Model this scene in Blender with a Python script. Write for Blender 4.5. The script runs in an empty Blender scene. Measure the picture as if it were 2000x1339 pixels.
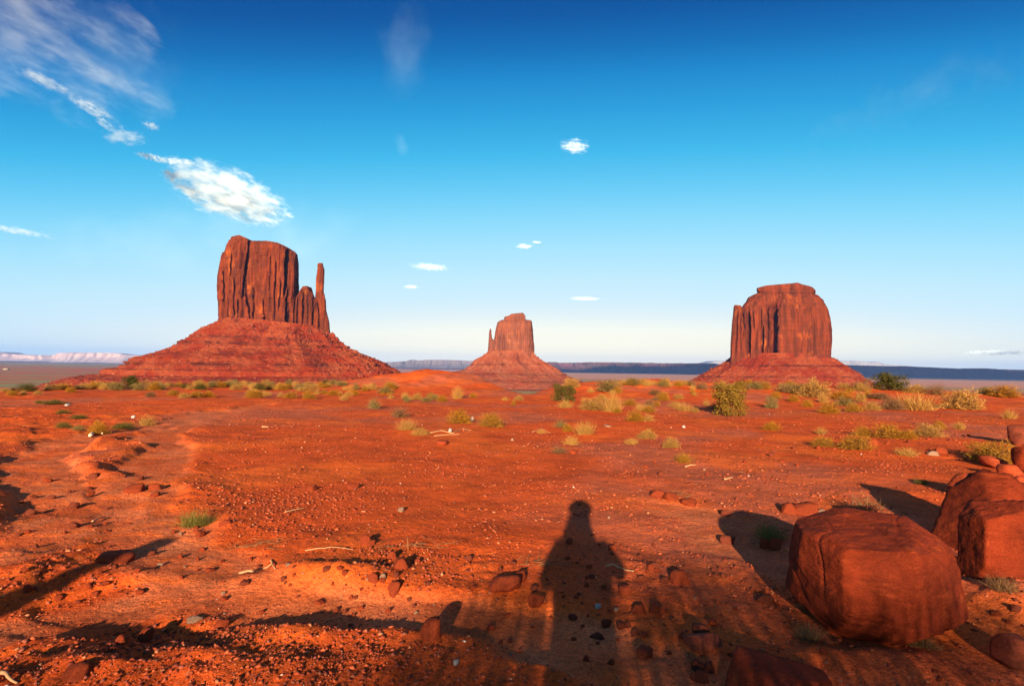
import bpy, bmesh, math, random
import numpy as np
from mathutils import Matrix, Vector

# ------------------------------------------------------------------ camera, world, sun, exposure
scene = bpy.context.scene
COL = scene.collection
F_PX = 1150.0                       # focal length in photo pixels (photo 2000 x 1339)
EYE = np.array([0.0, 0.0, 1.35])
PITCH, ROLL = math.radians(2.42), math.radians(0.9)
FWD = np.array([0, math.cos(PITCH), math.sin(PITCH)])
_r0 = np.array([1.0, 0, 0]); _u0 = np.array([0, -math.sin(PITCH), math.cos(PITCH)])
RGT = math.cos(ROLL) * _r0 + math.sin(ROLL) * _u0
UP = math.cos(ROLL) * _u0 - math.sin(ROLL) * _r0
cam_data = bpy.data.cameras.new('camera')
cam_data.sensor_width = 36.0
cam_data.lens = F_PX / 2000 * 36
cam_data.clip_start = 0.05
cam_data.clip_end = 120000
cam = bpy.data.objects.new('view_camera', cam_data)
COL.objects.link(cam)
cam.matrix_world = Matrix(((RGT[0], UP[0], -FWD[0], EYE[0]), (RGT[1], UP[1], -FWD[1], EYE[1]),
                           (RGT[2], UP[2], -FWD[2], EYE[2]), (0, 0, 0, 1)))
scene.camera = cam


def pix_dir(px, py):
    d = RGT * ((px - 1000) / F_PX) + UP * ((669.5 - py) / F_PX) + FWD
    return d


ANTI = pix_dir(1128, 1005); ANTI = ANTI / np.linalg.norm(ANTI)   # where the photographer's lens throws its shadow
SUN_EL = math.asin(-ANTI[2]); ANTI_AZ = math.atan2(ANTI[0], ANTI[1]); SUN_AZ = ANTI_AZ + math.pi

world = bpy.data.worlds.new('World'); scene.world = world
world.use_nodes = True
wn = world.node_tree; wn.nodes.clear()
sky = wn.nodes.new('ShaderNodeTexSky'); sky.sky_type = 'NISHITA'; sky.sun_disc = False
sky.sun_elevation = SUN_EL; sky.sun_rotation = SUN_AZ
sky.altitude = 1600; sky.air_density = 1.0; sky.dust_density = 0.6; sky.ozone_density = 3.0
SKY_STRENGTH = 0.1
wbg = wn.nodes.new('ShaderNodeBackground'); wbg.inputs[1].default_value = SKY_STRENGTH
wout = wn.nodes.new('ShaderNodeOutputWorld')
# polarised, saturated grade of the clear Nishita sky: its green radiance picks the graded colour
w_sep = wn.nodes.new('ShaderNodeSeparateColor'); w_map = wn.nodes.new('ShaderNodeMapRange')
w_map.inputs[1].default_value, w_map.inputs[2].default_value = 1.3, 8.3
w_ramp = wn.nodes.new('ShaderNodeValToRGB'); w_mul = wn.nodes.new('ShaderNodeVectorMath'); w_mul.operation = 'MULTIPLY'
w_mul.inputs[1].default_value = (8.4, 8.4, 8.4)
SKY_GRADE = [(1.30, (.0006, .034, .140)), (1.50, (.0009, .047, .180)), (1.66, (.0022, .080, .240)), (1.83, (.0055, .128, .315)), (2.1, (.013, .185, .370)), (2.44, (.027, .248, .424)), (2.85, (.070, .305, .465)),
             (3.3, (.125, .354, .49)), (4.0, (.205, .400, .50)), (4.9, (.285, .435, .50)), (5.8, (.345, .455, .50)), (6.5, (.42, .48, .48)), (7.2, (.52, .53, .46)), (8.1, (.60, .57, .44))]
el = w_ramp.color_ramp.elements
while len(el) < len(SKY_GRADE): el.new(.5)
for e_, (g_, c_) in zip(el, SKY_GRADE):
    e_.position = (g_ - 1.3) / 7.0; e_.color = (*c_, 1)
wn.links.new(sky.outputs[0], w_sep.inputs[0]); wn.links.new(w_sep.outputs[1], w_map.inputs[0]); wn.links.new(w_map.outputs[0], w_ramp.inputs[0])
# the bright warm sky round the low sun, behind the viewpoint
w_g1 = wn.nodes.new('ShaderNodeMath'); w_g1.operation = 'SUBTRACT'; w_g1.inputs[1].default_value = 8.3; w_g1.use_clamp = False
w_g2 = wn.nodes.new('ShaderNodeMath'); w_g2.operation = 'MAXIMUM'; w_g2.inputs[1].default_value = 0.0
w_gc = wn.nodes.new('ShaderNodeVectorMath'); w_gc.operation = 'SCALE'; w_gc.inputs[0].default_value = (3.2, 1.5, .6)
w_add = wn.nodes.new('ShaderNodeVectorMath'); w_add.operation = 'ADD'
wn.links.new(w_sep.outputs[1], w_g1.inputs[0]); wn.links.new(w_g1.outputs[0], w_g2.inputs[0]); wn.links.new(w_g2.outputs[0], w_gc.inputs['Scale'])
wn.links.new(w_ramp.outputs[0], w_mul.inputs[0]); wn.links.new(w_mul.outputs[0], w_add.inputs[0]); wn.links.new(w_gc.outputs[0], w_add.inputs[1]); wn.links.new(w_add.outputs[0], wbg.inputs[0]); wn.links.new(wbg.outputs[0], wout.inputs[0])

sl = bpy.data.lights.new('sun', 'SUN'); sl.energy = 4.9; sl.angle = math.radians(0.55); sl.color = (1.0, 0.80, 0.56)
sun = bpy.data.objects.new('sun', sl); COL.objects.link(sun)
sun.rotation_euler = Vector(ANTI).to_track_quat('-Z', 'Y').to_euler()
sun.location = (0, -20, 30)

scene.view_settings.view_transform = 'Standard'
scene.view_settings.look = 'None'
scene.view_settings.exposure = 1.27
scene.view_settings.gamma = 1.0
scene.cycles.use_denoising = True
scene.cycles.volume_bounces = 4
scene.cycles.max_bounces = 6
scene.cycles.diffuse_bounces = 3
scene.cycles.transparent_max_bounces = 12
scene.cycles.volume_max_steps = 96

# ------------------------------------------------------------------ numeric helpers
rng = np.random.default_rng(7)


def _h(ix, iy, iz, seed):
    with np.errstate(over='ignore'):
        n = (ix.astype(np.uint32) * np.uint32(374761393) + iy.astype(np.uint32) * np.uint32(668265263)
             + iz.astype(np.uint32) * np.uint32(2147483647 - 52) + np.uint32((seed * 974634541) & 0xFFFFFFFF))
        n = (n ^ (n >> np.uint32(13))) * np.uint32(1274126177)
        n = (n ^ (n >> np.uint32(16))) * np.uint32(2246822519)
        n = n ^ (n >> np.uint32(15))
    return n


_G = np.array([[1, 1, 0], [-1, 1, 0], [1, -1, 0], [-1, -1, 0], [1, 0, 1], [-1, 0, 1], [1, 0, -1], [-1, 0, -1],
               [0, 1, 1], [0, -1, 1], [0, 1, -1], [0, -1, -1], [1, 1, 0], [-1, 1, 0], [0, -1, 1], [0, -1, -1]], float)
_G2 = np.array([[math.cos(a), math.sin(a)] for a in np.linspace(0, 2 * math.pi, 16, endpoint=False)])


def noise3(x, y, z, seed=0):
    x, y, z = np.broadcast_arrays(np.asarray(x, float), np.asarray(y, float), np.asarray(z, float))
    xi, yi, zi = np.floor(x).astype(np.int64), np.floor(y).astype(np.int64), np.floor(z).astype(np.int64)
    fx, fy, fz = x - xi, y - yi, z - zi
    u, v, w = [t * t * t * (t * (t * 6 - 15) + 10) for t in (fx, fy, fz)]
    out = 0
    for a in (0, 1):
        for b in (0, 1):
            for c in (0, 1):
                g = _G[_h(xi + a, yi + b, zi + c, seed) & np.uint32(15)]
                d = g[..., 0] * (fx - a) + g[..., 1] * (fy - b) + g[..., 2] * (fz - c)
                out = out + d * (u if a else 1 - u) * (v if b else 1 - v) * (w if c else 1 - w)
    return out


def noise2(x, y, seed=0):
    x, y = np.broadcast_arrays(np.asarray(x, float), np.asarray(y, float))
    xi, yi = np.floor(x).astype(np.int64), np.floor(y).astype(np.int64)
    fx, fy = x - xi, y - yi
    u, v = [t * t * t * (t * (t * 6 - 15) + 10) for t in (fx, fy)]
    zz = np.zeros_like(xi)
    out = 0
    for a in (0, 1):
        for b in (0, 1):
            g = _G2[_h(xi + a, yi + b, zz, seed) & np.uint32(15)]
            d = g[..., 0] * (fx - a) + g[..., 1] * (fy - b)
            out = out + d * (u if a else 1 - u) * (v if b else 1 - v)
    return out * 1.4


def fbm2(x, y, o=4, seed=0, gain=.5):
    s, a, f = 0, 1.0, 1.0
    for i in range(o):
        s = s + a * noise2(x * f + 17.3 * i, y * f - 9.1 * i, seed + i); a *= gain; f *= 2.03
    return s


def fbm3(x, y, z, o=4, seed=0, gain=.5):
    s, a, f = 0, 1.0, 1.0
    for i in range(o):
        s = s + a * noise3(x * f + 7.7 * i, y * f, z * f, seed + i); a *= gain; f *= 2.03
    return s


def sst(a, b, x):
    t = np.clip((x - a) / (b - a), 0, 1)
    return t * t * (3 - 2 * t)


def at_depth(px, py, depth):
    d = pix_dir(px, py)
    return EYE + d * (depth / d[1])


def flat_pt(px, py, z=0.0):
    d = pix_dir(px, py)
    return EYE + d * ((z - EYE[2]) / d[2])


# ------------------------------------------------------------------ mesh + object helpers
def mk(name, V, F, mat, parent=None, smooth=False, attrs=None, link=True, mats=None, midx=None):
    """one mesh object from vertex array and a list of face arrays (each with a fixed corner count)"""
    me = bpy.data.meshes.new(name)
    V = np.asarray(V, np.float32)
    if not isinstance(F, (list, tuple)):
        F = [F]
    F = [np.asarray(f, np.int32) for f in F if len(f)]
    me.vertices.add(len(V)); me.vertices.foreach_set('co', V.ravel())
    loops = np.concatenate([f.ravel() for f in F])
    tot = np.concatenate([np.full(len(f), f.shape[1], np.int32) for f in F])
    start = np.concatenate([[0], np.cumsum(tot)[:-1]]).astype(np.int32)
    me.loops.add(len(loops)); me.loops.foreach_set('vertex_index', loops)
    me.polygons.add(len(tot)); me.polygons.foreach_set('loop_start', start)
    me.polygons.foreach_set('loop_total', tot)
    if smooth:
        me.polygons.foreach_set('use_smooth', np.ones(len(tot), bool))
    for m in (mats or [mat]):
        me.materials.append(m)
    if midx is not None:
        me.polygons.foreach_set('material_index', np.asarray(midx, np.int32))
    me.update(calc_edges=True); me.validate()
    for k, a in (attrs or {}).items():
        a = np.asarray(a, np.float32)
        if a.ndim == 1:
            at = me.attributes.new(k, 'FLOAT', 'POINT'); at.data.foreach_set('value', a)
        else:
            at = me.attributes.new(k, 'FLOAT_COLOR', 'POINT')
            at.data.foreach_set('color', np.c_[a, np.ones(len(a))].astype(np.float32).ravel())
    o = bpy.data.objects.new(name, me)
    if link:
        COL.objects.link(o)
    if parent:
        o.parent = parent
    return o


def tag(o, label=None, cat=None, group=None, kind=None):
    if label:
        o['label'] = label; kind = kind or 'thing'
    if cat: o['category'] = cat
    if group: o['group'] = group
    if kind: o['kind'] = kind
    return o


def empty(name, loc=(0, 0, 0)):
    o = bpy.data.objects.new(name, None); COL.objects.link(o); o.location = loc
    o.empty_display_size = .2
    return o


def grid_faces(nr, nc, wrap=False):
    i = np.arange(nr - 1)[:, None]; j = np.arange(nc if wrap else nc - 1)[None, :]
    j2 = (j + 1) % nc
    return np.stack([i * nc + j, i * nc + j2, (i + 1) * nc + j2, (i + 1) * nc + j], -1).reshape(-1, 4)


class NT:
    """tiny node-tree builder"""
    def __init__(self, name, volume=False):
        self.m = bpy.data.materials.new(name); self.m.use_nodes = True
        self.t = self.m.node_tree; self.t.nodes.clear()
        self.out = self.t.nodes.new('ShaderNodeOutputMaterial')

    def n(self, typ, **kw):
        nd = self.t.nodes.new('ShaderNode' + typ)
        for k, v in kw.items():
            if k.startswith('i_'):
                key = k[2:]
                key = int(key) if key.isdigit() else key.replace('_', ' ')
                self.set(nd.inputs[key], v)
            else:
                setattr(nd, k, v)
        return nd

    def set(self, sock, v):
        if hasattr(v, 'is_output') or isinstance(v, bpy.types.NodeSocket):
            self.t.links.new(v, sock)
        elif isinstance(v, (tuple, list)) and sock.type == 'RGBA' and len(v) == 3:
            sock.default_value = (*v, 1)
        else:
            sock.default_value = v

    def math(self, op, a, b=0.0, clamp=False):
        nd = self.n('Math', operation=op, use_clamp=clamp)
        self.set(nd.inputs[0], a); self.set(nd.inputs[1], b)
        return nd.outputs[0]

    def mix(self, fac, a, b, mode='MIX'):
        nd = self.n('Mix', data_type='RGBA', blend_type=mode)
        self.set(nd.inputs['Factor'], fac); self.set(nd.inputs[6], a); self.set(nd.inputs[7], b)
        return nd.outputs[2]

    def ramp(self, fac, stops):
        nd = self.n('ValToRGB'); self.set(nd.inputs[0], fac)
        e = nd.color_ramp.elements
        while len(e) < len(stops): e.new(.5)
        for el, (p, c) in zip(e, stops):
            el.position = p; el.color = (*c, 1) if not isinstance(c, (int, float)) else (c, c, c, 1)
        return nd.outputs[0]

    def rng(self, v, a, b, c=0.0, d=1.0):
        nd = self.n('MapRange'); self.set(nd.inputs[0], v)
        for i, q in enumerate((a, b, c, d)): nd.inputs[i + 1].default_value = q
        return nd.outputs[0]

    def noise(self, vec, scale, detail=4.0, rough=.55):
        nd = self.n('TexNoise'); self.set(nd.inputs['Vector'], vec)
        nd.inputs['Scale'].default_value = scale; nd.inputs['Detail'].default_value = detail
        nd.inputs['Roughness'].default_value = rough
        return nd.outputs[0]

    def map(self, vec, s):
        nd = self.n('VectorMath', operation='MULTIPLY'); self.set(nd.inputs[0], vec); nd.inputs[1].default_value = s
        return nd.outputs[0]

    def bump(self, h, strength, dist, normal=None):
        nd = self.n('Bump'); self.set(nd.inputs['Height'], h)
        self.set(nd.inputs['Strength'], strength); self.set(nd.inputs['Distance'], dist)
        if normal is not None: self.set(nd.inputs['Normal'], normal)
        return nd.outputs[0]

    def attr(self, name, what=0):
        nd = self.n('Attribute', attribute_name=name); return nd.outputs[what]

    def pos(self):
        return self.n('NewGeometry').outputs['Position']

    def obj(self):
        return self.n('TexCoord').outputs['Object']

    def done(self, col, rough=.9, normal=None, spec=.15, trans=0.0):
        b = self.n('BsdfPrincipled'); self.set(b.inputs['Base Color'], col)
        self.set(b.inputs['Roughness'], rough); b.inputs['Specular IOR Level'].default_value = spec
        if normal is not None: self.set(b.inputs['Normal'], normal)
        s = b.outputs[0]
        if trans:
            tr = self.n('BsdfTranslucent'); self.set(tr.inputs[0], col)
            mx = self.n('MixShader'); mx.inputs[0].default_value = trans
            self.t.links.new(s, mx.inputs[1]); self.t.links.new(tr.outputs[0], mx.inputs[2]); s = mx.outputs[0]
        self.t.links.new(s, self.out.inputs['Surface'])
        return self.m


# ------------------------------------------------------------------ ground
_rim_px = np.array([-400, 0, 300, 600, 760, 870, 965, 1030, 1085, 1200, 1500, 1800, 2000, 2400])
_rim_r = np.array([40, 33, 39, 42, 43, 46, 33, 28, 33, 42, 46, 46, 45, 48], float)
_rim_az = np.degrees(np.arctan((_rim_px - 1000) / F_PX))


def rim_radius(az):
    return np.interp(az, _rim_az, _rim_r, left=50, right=50)


def poly_dist(x, y, pts):
    """distance to a polyline and signed side (plus: beyond it)"""
    best = np.full(np.shape(x), 1e9)
    for (ax, ay), (bx, by) in zip(pts[:-1], pts[1:]):
        dx, dy = bx - ax, by - ay
        t = np.clip(((x - ax) * dx + (y - ay) * dy) / (dx * dx + dy * dy), 0, 1)
        best = np.minimum(best, np.hypot(x - ax - t * dx, y - ay - t * dy))
    return best


WASH = [flat_pt(*p)[:2] for p in ((-250, 1310), (0, 1230), (260, 1150), (420, 1130), (560, 1165), (760, 1180), (1000, 1210), (1300, 1300), (1400, 1420))]
WASH2 = [flat_pt(*p)[:2] for p in ((420, 1130), (330, 1060), (250, 960), (330, 880), (300, 850), (420, 805), (520, 790))]
WASH3 = [flat_pt(*p)[:2] for p in ((1560, 1110), (1440, 1060), (1395, 1010), (1300, 985))]
WASH4 = [flat_pt(*p)[:2] for p in ((-300, 1120), (-60, 1080), (90, 1040), (140, 980), (60, 900), (150, 850), (260, 838), (420, 800))]


def bumps(x, y):
    h = 0
    for px, py, ex, ey, a, k in ((360, 1296, .62, .26, .055, 2), (130, 1330, .55, .3, .05, 2), (1965, 1190, .42, .3, .14, 2), (1300, 1330, .5, .3, .04, 2),
                                 (560, 1120, .5, .16, .05, 2), (690, 1130, .35, .14, .05, 2), (220, 1110, .4, .2, .04, 2), (60, 1090, .6, .3, .05, 2),
                                 (560, 1235, .3, .1, .05, 2), (1690, 1300, .5, .22, .05, 2)):
        c = flat_pt(px, py)
        h = h + a * np.exp(-(((x - c[0]) / ex) ** 2 + ((y - c[1]) / ey) ** 2) ** (k / 2))
    return h


def mounds(x, y):
    h = 0.85 * np.exp(-(np.abs((x + 4.6) / 4.2) ** 3 + np.abs((y - 38) / 5.5) ** 2.5))
    h = h + 0.30 * np.exp(-(((x + 9) / 5) ** 2 + ((y - 37) / 5) ** 2))
    h = h + 0.62 * np.exp(-(np.abs((x - 7.4) / 5.2) ** 2.5 + np.abs((y - 35) / 6) ** 2))
    h = h + 0.45 * np.exp(-(((x - 17) / 8) ** 2 + ((y - 37) / 6) ** 2))
    h = h + 0.22 * np.exp(-(((x - 28) / 10) ** 2 + ((y - 36) / 7) ** 2))
    return h


def valley(x, y, r, az):
    v = -62 - 40 * sst(1300, 3200, r)
    v = v + 3.0 * fbm2(x / 700, y / 700, 4, 51) * sst(300, 900, r) + 1.2 * fbm2(x / 120, y / 120, 3, 57)
    return v


def ground_parts(x, y):
    x = np.asarray(x, float); y = np.asarray(y, float)
    r = np.hypot(x, y); az = np.degrees(np.arctan2(x, y))
    near = r < 140
    h = np.zeros_like(x); wash = np.zeros_like(x); gul = np.zeros_like(x); led = np.zeros_like(x)
    xs, ys = x[near], y[near]; rs = r[near]
    hh = .10 * fbm2(xs / 9, ys / 9, 3, 3) * sst(2, 14, rs) + .035 * fbm2(xs / 2.2, ys / 2.2, 3, 11)
    hh = hh + .014 * fbm2(xs / .55, ys / .55, 3, 21) * (0.45 + .9 * np.clip(fbm2(xs / 3, ys / 3, 2, 91) + .2, 0, 1))
    hh = hh + .006 * fbm2(xs / .13, ys / .13, 3, 29) * np.clip(.5 + 1.2 * fbm2(xs / 1.7, ys / 1.3, 3, 93), .1, 1.4)
    # eroded, stepped ground at the left
    g = sst(-.40, -.60, xs / np.maximum(ys, .5) + .06 * fbm2(xs / 2, ys / 2, 2, 5)) * sst(1.8, 3.2, ys) * sst(22, 13, ys)
    g2 = sst(.05, .25, xs / np.maximum(ys, .5)) * sst(11, 8, ys) * sst(2.5, 4, ys) * .5
    v = 2.6 * fbm2(xs / 3.4 + 2, ys / 2.6, 4, 33) + 1.3 * fbm2(xs / .9, ys / .7, 2, 37)
    fl = np.floor(v); fr = v - fl
    terr = (fl + sst(.30, .70, fr)) * .032
    hh = hh + terr * (g + .45 * g2)
    band = (sst(.34, .5, fr) - sst(.5, .66, fr)) * np.clip(g + g2, 0, 1)
    # low crust ledges over the nearest ground
    v2 = 1.9 * fbm2(xs / 1.3 + 5, ys / .9, 5, 63)
    fl2 = np.floor(v2); fr2 = v2 - fl2
    nearm = sst(5.6, 4.2, ys) * sst(.4, 1.2, ys)
    hh = hh + (fl2 + sst(.38, .62, fr2)) * .012 * nearm
    # channels
    w = 0
    for P, wd, dp in ((WASH, .30, .055), (WASH2, .42, .04), (WASH3, .33, .03), (WASH4, .5, .06)):
        d = poly_dist(xs + .18 * fbm2(xs / .8, ys / .8, 3, 44), ys + .14 * fbm2(xs / .7, ys / .7, 3, 47), P)
        c = sst(wd * 1.15, wd * .65, d)
        hh = hh * (1 - .6 * c) - dp * c
        w = np.maximum(w, c)
    hh = hh + bumps(xs, ys) * (1 + .5 * fbm2(xs / .3, ys / .3, 3, 73)) + mounds(xs, ys) * (1 + .16 * fbm2(xs / 2, ys / 2, 3, 77))
    hh = hh - .20 * sst(.2, -.7, ys) * sst(9, 4, rs)
    h[near] = hh; wash[near] = w; gul[near] = g; led[near] = band
    R = rim_radius(az) * (1 + .05 * noise2(az / 2.3, az * 0, 81))
    s = sst(R * .97, R + 330, r)
    s = np.maximum(s, .012 * sst(R, R + 8, r))
    h = h * (1 - s) + valley(x, y, r, az) * s
    return h, r, az, wash, gul, led, R


def ground_h(x, y):
    return ground_parts(np.atleast_1d(x), np.atleast_1d(y))[0]


def land_colour(x, y, r, az, wash, gul, led, R):
    n = lambda s, sd, o=4: fbm2(x / s, y / s, o, sd)
    red = np.array([.60, .086, .015]); orange = np.array([.67, .120, .018]); dull = np.array([.50, .108, .044]); pale = np.array([.62, .165, .060])
    c = np.zeros(x.shape + (3,)) + red
    k = sst(-.1, .5, n(4.5, 101)); c = c * (1 - k[..., None]) + dull * k[..., None]
    k = sst(.05, .55, n(2.2, 104)) * .7; c = c * (1 - k[..., None]) + orange * k[..., None]
    k = np.clip(wash * (.55 + .5 * n(.6, 107)), 0, 1); c = c * (1 - k[..., None]) + pale * k[..., None]
    k = np.clip(led * .8, 0, 1); c = c * (1 - k[..., None]) + orange * k[..., None]
    # valley land
    va = sst(60, 260, r - R)
    sage = np.array([.26, .225, .085]); soil = np.array([.46, .115, .05]); pink = np.array([.56, .26, .155])
    b = fbm2(az * .045 + 3, np.log(r + 1) * 9.0, 4, 121) + .35 * fbm2(x / 260, y / 260, 3, 127)
    k = sst(-.18, .30, b)
    vc = sage * (1 - k[..., None]) + soil * k[..., None]
    # bare red apron round the middle butte, green flat this side of it
    k = sst(9, 5, np.abs(az + 1)) * sst(1900, 2200, r) * sst(5000, 4200, r)
    vc = vc * (1 - k[..., None]) + np.array([.30, .07, .040]) * k[..., None]
    k = sst(6, 3, np.abs(az - 1.5)) * sst(1700, 1500, r)
    vc = vc * (1 - k[..., None]) + np.array([.34, .28, .12]) * k[..., None]
    k = sst(4800, 7200, r) * sst(-19, -11, az); vc = vc * (1 - k[..., None]) + pink * k[..., None]
    k = sst(14000, 17000, r) * sst(2, 5, az); vc = vc * (1 - k[..., None]) + np.array([.10, .09, .06]) * k[..., None]
    return c * (1 - va[..., None]) + vc * va[..., None]


def ground_material():
    M = NT('red_sand')
    P = M.pos(); base = M.attr('land'); nr = M.attr('nearness', 2)
    c = M.mix(1.0, base, M.ramp(M.noise(P, 1.7, 6, .62), [(.28, .62), (.5, 1.0), (.74, 1.25)]), 'MULTIPLY')
    fine = M.noise(P, 38, 5, .7)
    c2 = M.mix(1.0, c, M.ramp(fine, [(.25, .55), (.5, 1.0), (.75, 1.4)]), 'MULTIPLY')
    grit = M.noise(P, 130, 3, .75)
    c2 = M.mix(1.0, c2, M.ramp(grit, [(.30, .62), (.5, 1.0), (.70, 1.38)]), 'MULTIPLY')
    c = M.mix(nr, c, c2)
    vor = M.n('TexVoronoi', i_Scale=52.0); M.set(vor.inputs['Vector'], P)
    sel = M.math('GREATER_THAN', M.n('SeparateColor', i_0=vor.outputs['Color']).outputs[0], .80)
    dot = M.math('MULTIPLY', sel, M.math('LESS_THAN', vor.outputs['Distance'], .34))
    patch = M.ramp(M.noise(P, .9, 3, .6), [(.38, 0.0), (.62, 1.0)])
    dot = M.math('MULTIPLY', M.math('MULTIPLY', dot, nr), patch)
    pc = M.ramp(M.n('SeparateColor', i_0=vor.outputs['Color']).outputs[1],
                [(.0, (.20, .05, .03)), (.35, (.34, .08, .035)), (.6, (.5, .16, .06)), (.85, (.55, .19, .09))])
    c = M.mix(dot, c, pc)
    h = M.math('ADD', M.math('MULTIPLY', M.noise(P, 22, 6, .68), 1.0), M.math('MULTIPLY', dot, .35))
    nm = M.bump(h, M.math('MULTIPLY', nr, .95), .026)
    nm = M.bump(grit, M.math('MULTIPLY', nr, .55), .006, nm)
    nm = M.bump(M.noise(P, 5, 5, .6), M.math('MULTIPLY', nr, .5), .06, nm)
    return M.done(c, .95, nm, .05)


def build_ground():
    a_f = np.arange(-47, 47.001, .115)
    a_b = np.arange(49, 312, 2.2)
    az = np.radians(np.concatenate([a_f, a_b]))
    rr = [.35]
    while rr[-1] < 43000:
        q = rr[-1]
        rr.append(q * (1.022 if q < 1.8 else 1.0085 if q < 58 else 1.03 if q < 600 else 1.032))
    rr = np.array(rr)
    x = rr[:, None] * np.sin(az)[None]; y = rr[:, None] * np.cos(az)[None]
    h, r, azd, wash, gul, led, R = ground_parts(x, y)
    col = land_colour(x, y, r, azd, wash, gul, led, R)
    V = np.stack([x, y, h], -1).reshape(-1, 3)
    F = grid_faces(len(rr), len(az), True)[:, ::-1]
    c0 = len(V)
    V = np.concatenate([V, [[0, 0, h[0].mean()]]])
    j = np.arange(len(az)); fan = np.stack([j, np.full_like(j, c0), (j + 1) % len(az)], -1)
    col = np.concatenate([col.reshape(-1, 3), col[0, :1]])
    near = np.concatenate([sst(60, 18, r).ravel(), [1]])
    g = mk('ground', V, [F, fan], ground_material(), smooth=True, attrs={'land': col, 'nearness': near})
    tag(g, kind='structure')
    return g


build_ground()


def on_ground(px, py, maxd=70.0):
    """first point of the near ground along the ray through a photo pixel"""
    d = pix_dir(px, py)
    t = np.geomspace(1.2, 90, 650)
    P = EYE[None] + d[None] * t[:, None]
    hz = ground_h(P[:, 0], P[:, 1])
    below = np.nonzero(P[:, 2] <= hz)[0]
    az = math.degrees(math.atan2(d[0], d[1])); R = float(rim_radius(az))
    if len(below) and t[below[0]] * math.hypot(d[0], d[1]) < R * 1.02:
        i = below[0]; t = np.linspace(t[max(i - 1, 0)], t[i], 40); P = EYE[None] + d[None] * t[:, None]
        q = P[np.nonzero(P[:, 2] <= ground_h(P[:, 0], P[:, 1]))[0][0]]
    else:
        q = EYE + d * ((R * .96) / math.hypot(d[0], d[1]))
    return np.array([q[0], q[1], float(ground_h(q[0], q[1])[0])])

# ------------------------------------------------------------------ buttes
def cliff_material(name, base, dark, bright, scale=1.0):
    M = NT(name); P = M.pos()
    v = M.noise(M.map(P, (.055 / scale, .055 / scale, .007 / scale)), 1.0, 6, .62)
    c = M.mix(M.ramp(v, [(.36, 0.0), (.60, 1.0)]), base, dark)
    s = M.noise(M.map(P, (.020 / scale, .020 / scale, .012 / scale)), 1.0, 5, .6)
    c = M.mix(M.ramp(s, [(.56, 0.0), (.70, .85)]), c, bright)
    st = M.noise(M.map(P, (.004, .004, .22 / scale)), 1.0, 4, .6)
    c = M.mix(1.0, c, M.ramp(st, [(.3, .80), (.7, 1.16)]), 'MULTIPLY')
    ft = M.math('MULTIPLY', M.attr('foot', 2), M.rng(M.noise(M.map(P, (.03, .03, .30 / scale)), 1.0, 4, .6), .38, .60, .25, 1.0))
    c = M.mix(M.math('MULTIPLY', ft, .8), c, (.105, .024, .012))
    g = M.noise(P, .35 / scale, 6, .7)
    c = M.mix(1.0, c, M.ramp(g, [(.25, .65), (.75, 1.25)]), 'MULTIPLY')
    h = M.noise(M.map(P, (.16 / scale, .16 / scale, .03 / scale)), 1.0, 7, .65)
    nm = M.bump(h, .7, 3.5 * scale)
    nm = M.bump(M.noise(M.map(P, (.02, .02, .5 / scale)), 1.0, 4, .6), .35, 1.2 * scale, nm)
    return M.done(c, .95, nm, .03)


def talus_material(name, base, alt, pale):
    M = NT(name); P = M.pos()
    v = M.noise(M.map(P, (.010, .010, .016)), 1.0, 6, .65)
    c = M.mix(M.ramp(v, [(.42, 0.0), (.58, 1.0)]), base, alt)
    st = M.noise(M.map(P, (.003, .003, .13)), 1.0, 4, .6)
    c = M.mix(1.0, c, M.ramp(st, [(.3, .95), (.7, 1.05)]), 'MULTIPLY')
    vor = M.n('TexVoronoi', i_Scale=.16); M.set(vor.inputs['Vector'], P)
    dot = M.math('MULTIPLY', M.math('GREATER_THAN', M.n('SeparateColor', i_0=vor.outputs['Color']).outputs[0], .72),
                 M.math('LESS_THAN', vor.outputs['Distance'], .36))
    dot = M.math('MULTIPLY', dot, M.ramp(M.noise(P, .009, 4, .6), [(.50, 0.0), (.64, .8)]))
    c = M.mix(dot, c, pale)
    c = M.mix(M.math('MULTIPLY', M.attr('bed', 2), .92), c, (.085, .018, .010))  # dark bed rock, with the shade under ledges put into its colour
    g = M.noise(P, .3, 6, .7)
    c = M.mix(1.0, c, M.ramp(g, [(.25, .62), (.75, 1.3)]), 'MULTIPLY')
    nm = M.bump(M.noise(P, .11, 7, .7), .8, 5.0)
    nm = M.bump(dot, .5, 3.0, nm)
    return M.done(c, .95, nm, .03)


MC1 = cliff_material('sandstone_cliff', (.205, .036, .010), (.088, .020, .008), (.37, .082, .015))
MT1 = talus_material('red_talus', (.190, .022, .006), (.245, .048, .016), (.36, .13, .06))
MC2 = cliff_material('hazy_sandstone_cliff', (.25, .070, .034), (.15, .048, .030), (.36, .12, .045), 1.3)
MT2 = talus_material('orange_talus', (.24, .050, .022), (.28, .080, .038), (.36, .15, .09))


def interp_rows(rows, n):
    """rows of (left pixel, right pixel) from bottom to top -> n evenly spaced rows"""
    A = np.array([(*a, *b) for a, b in rows], float)
    L = np.concatenate([[0], np.cumsum(np.abs(np.diff(A[:, 1] + A[:, 3])) + .25 * np.abs(np.diff(A[:, 2] - A[:, 0])))])
    t = np.linspace(0, L[-1], n)
    return np.stack([np.interp(t, L, A[:, k]) for k in range(4)], 1)


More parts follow.
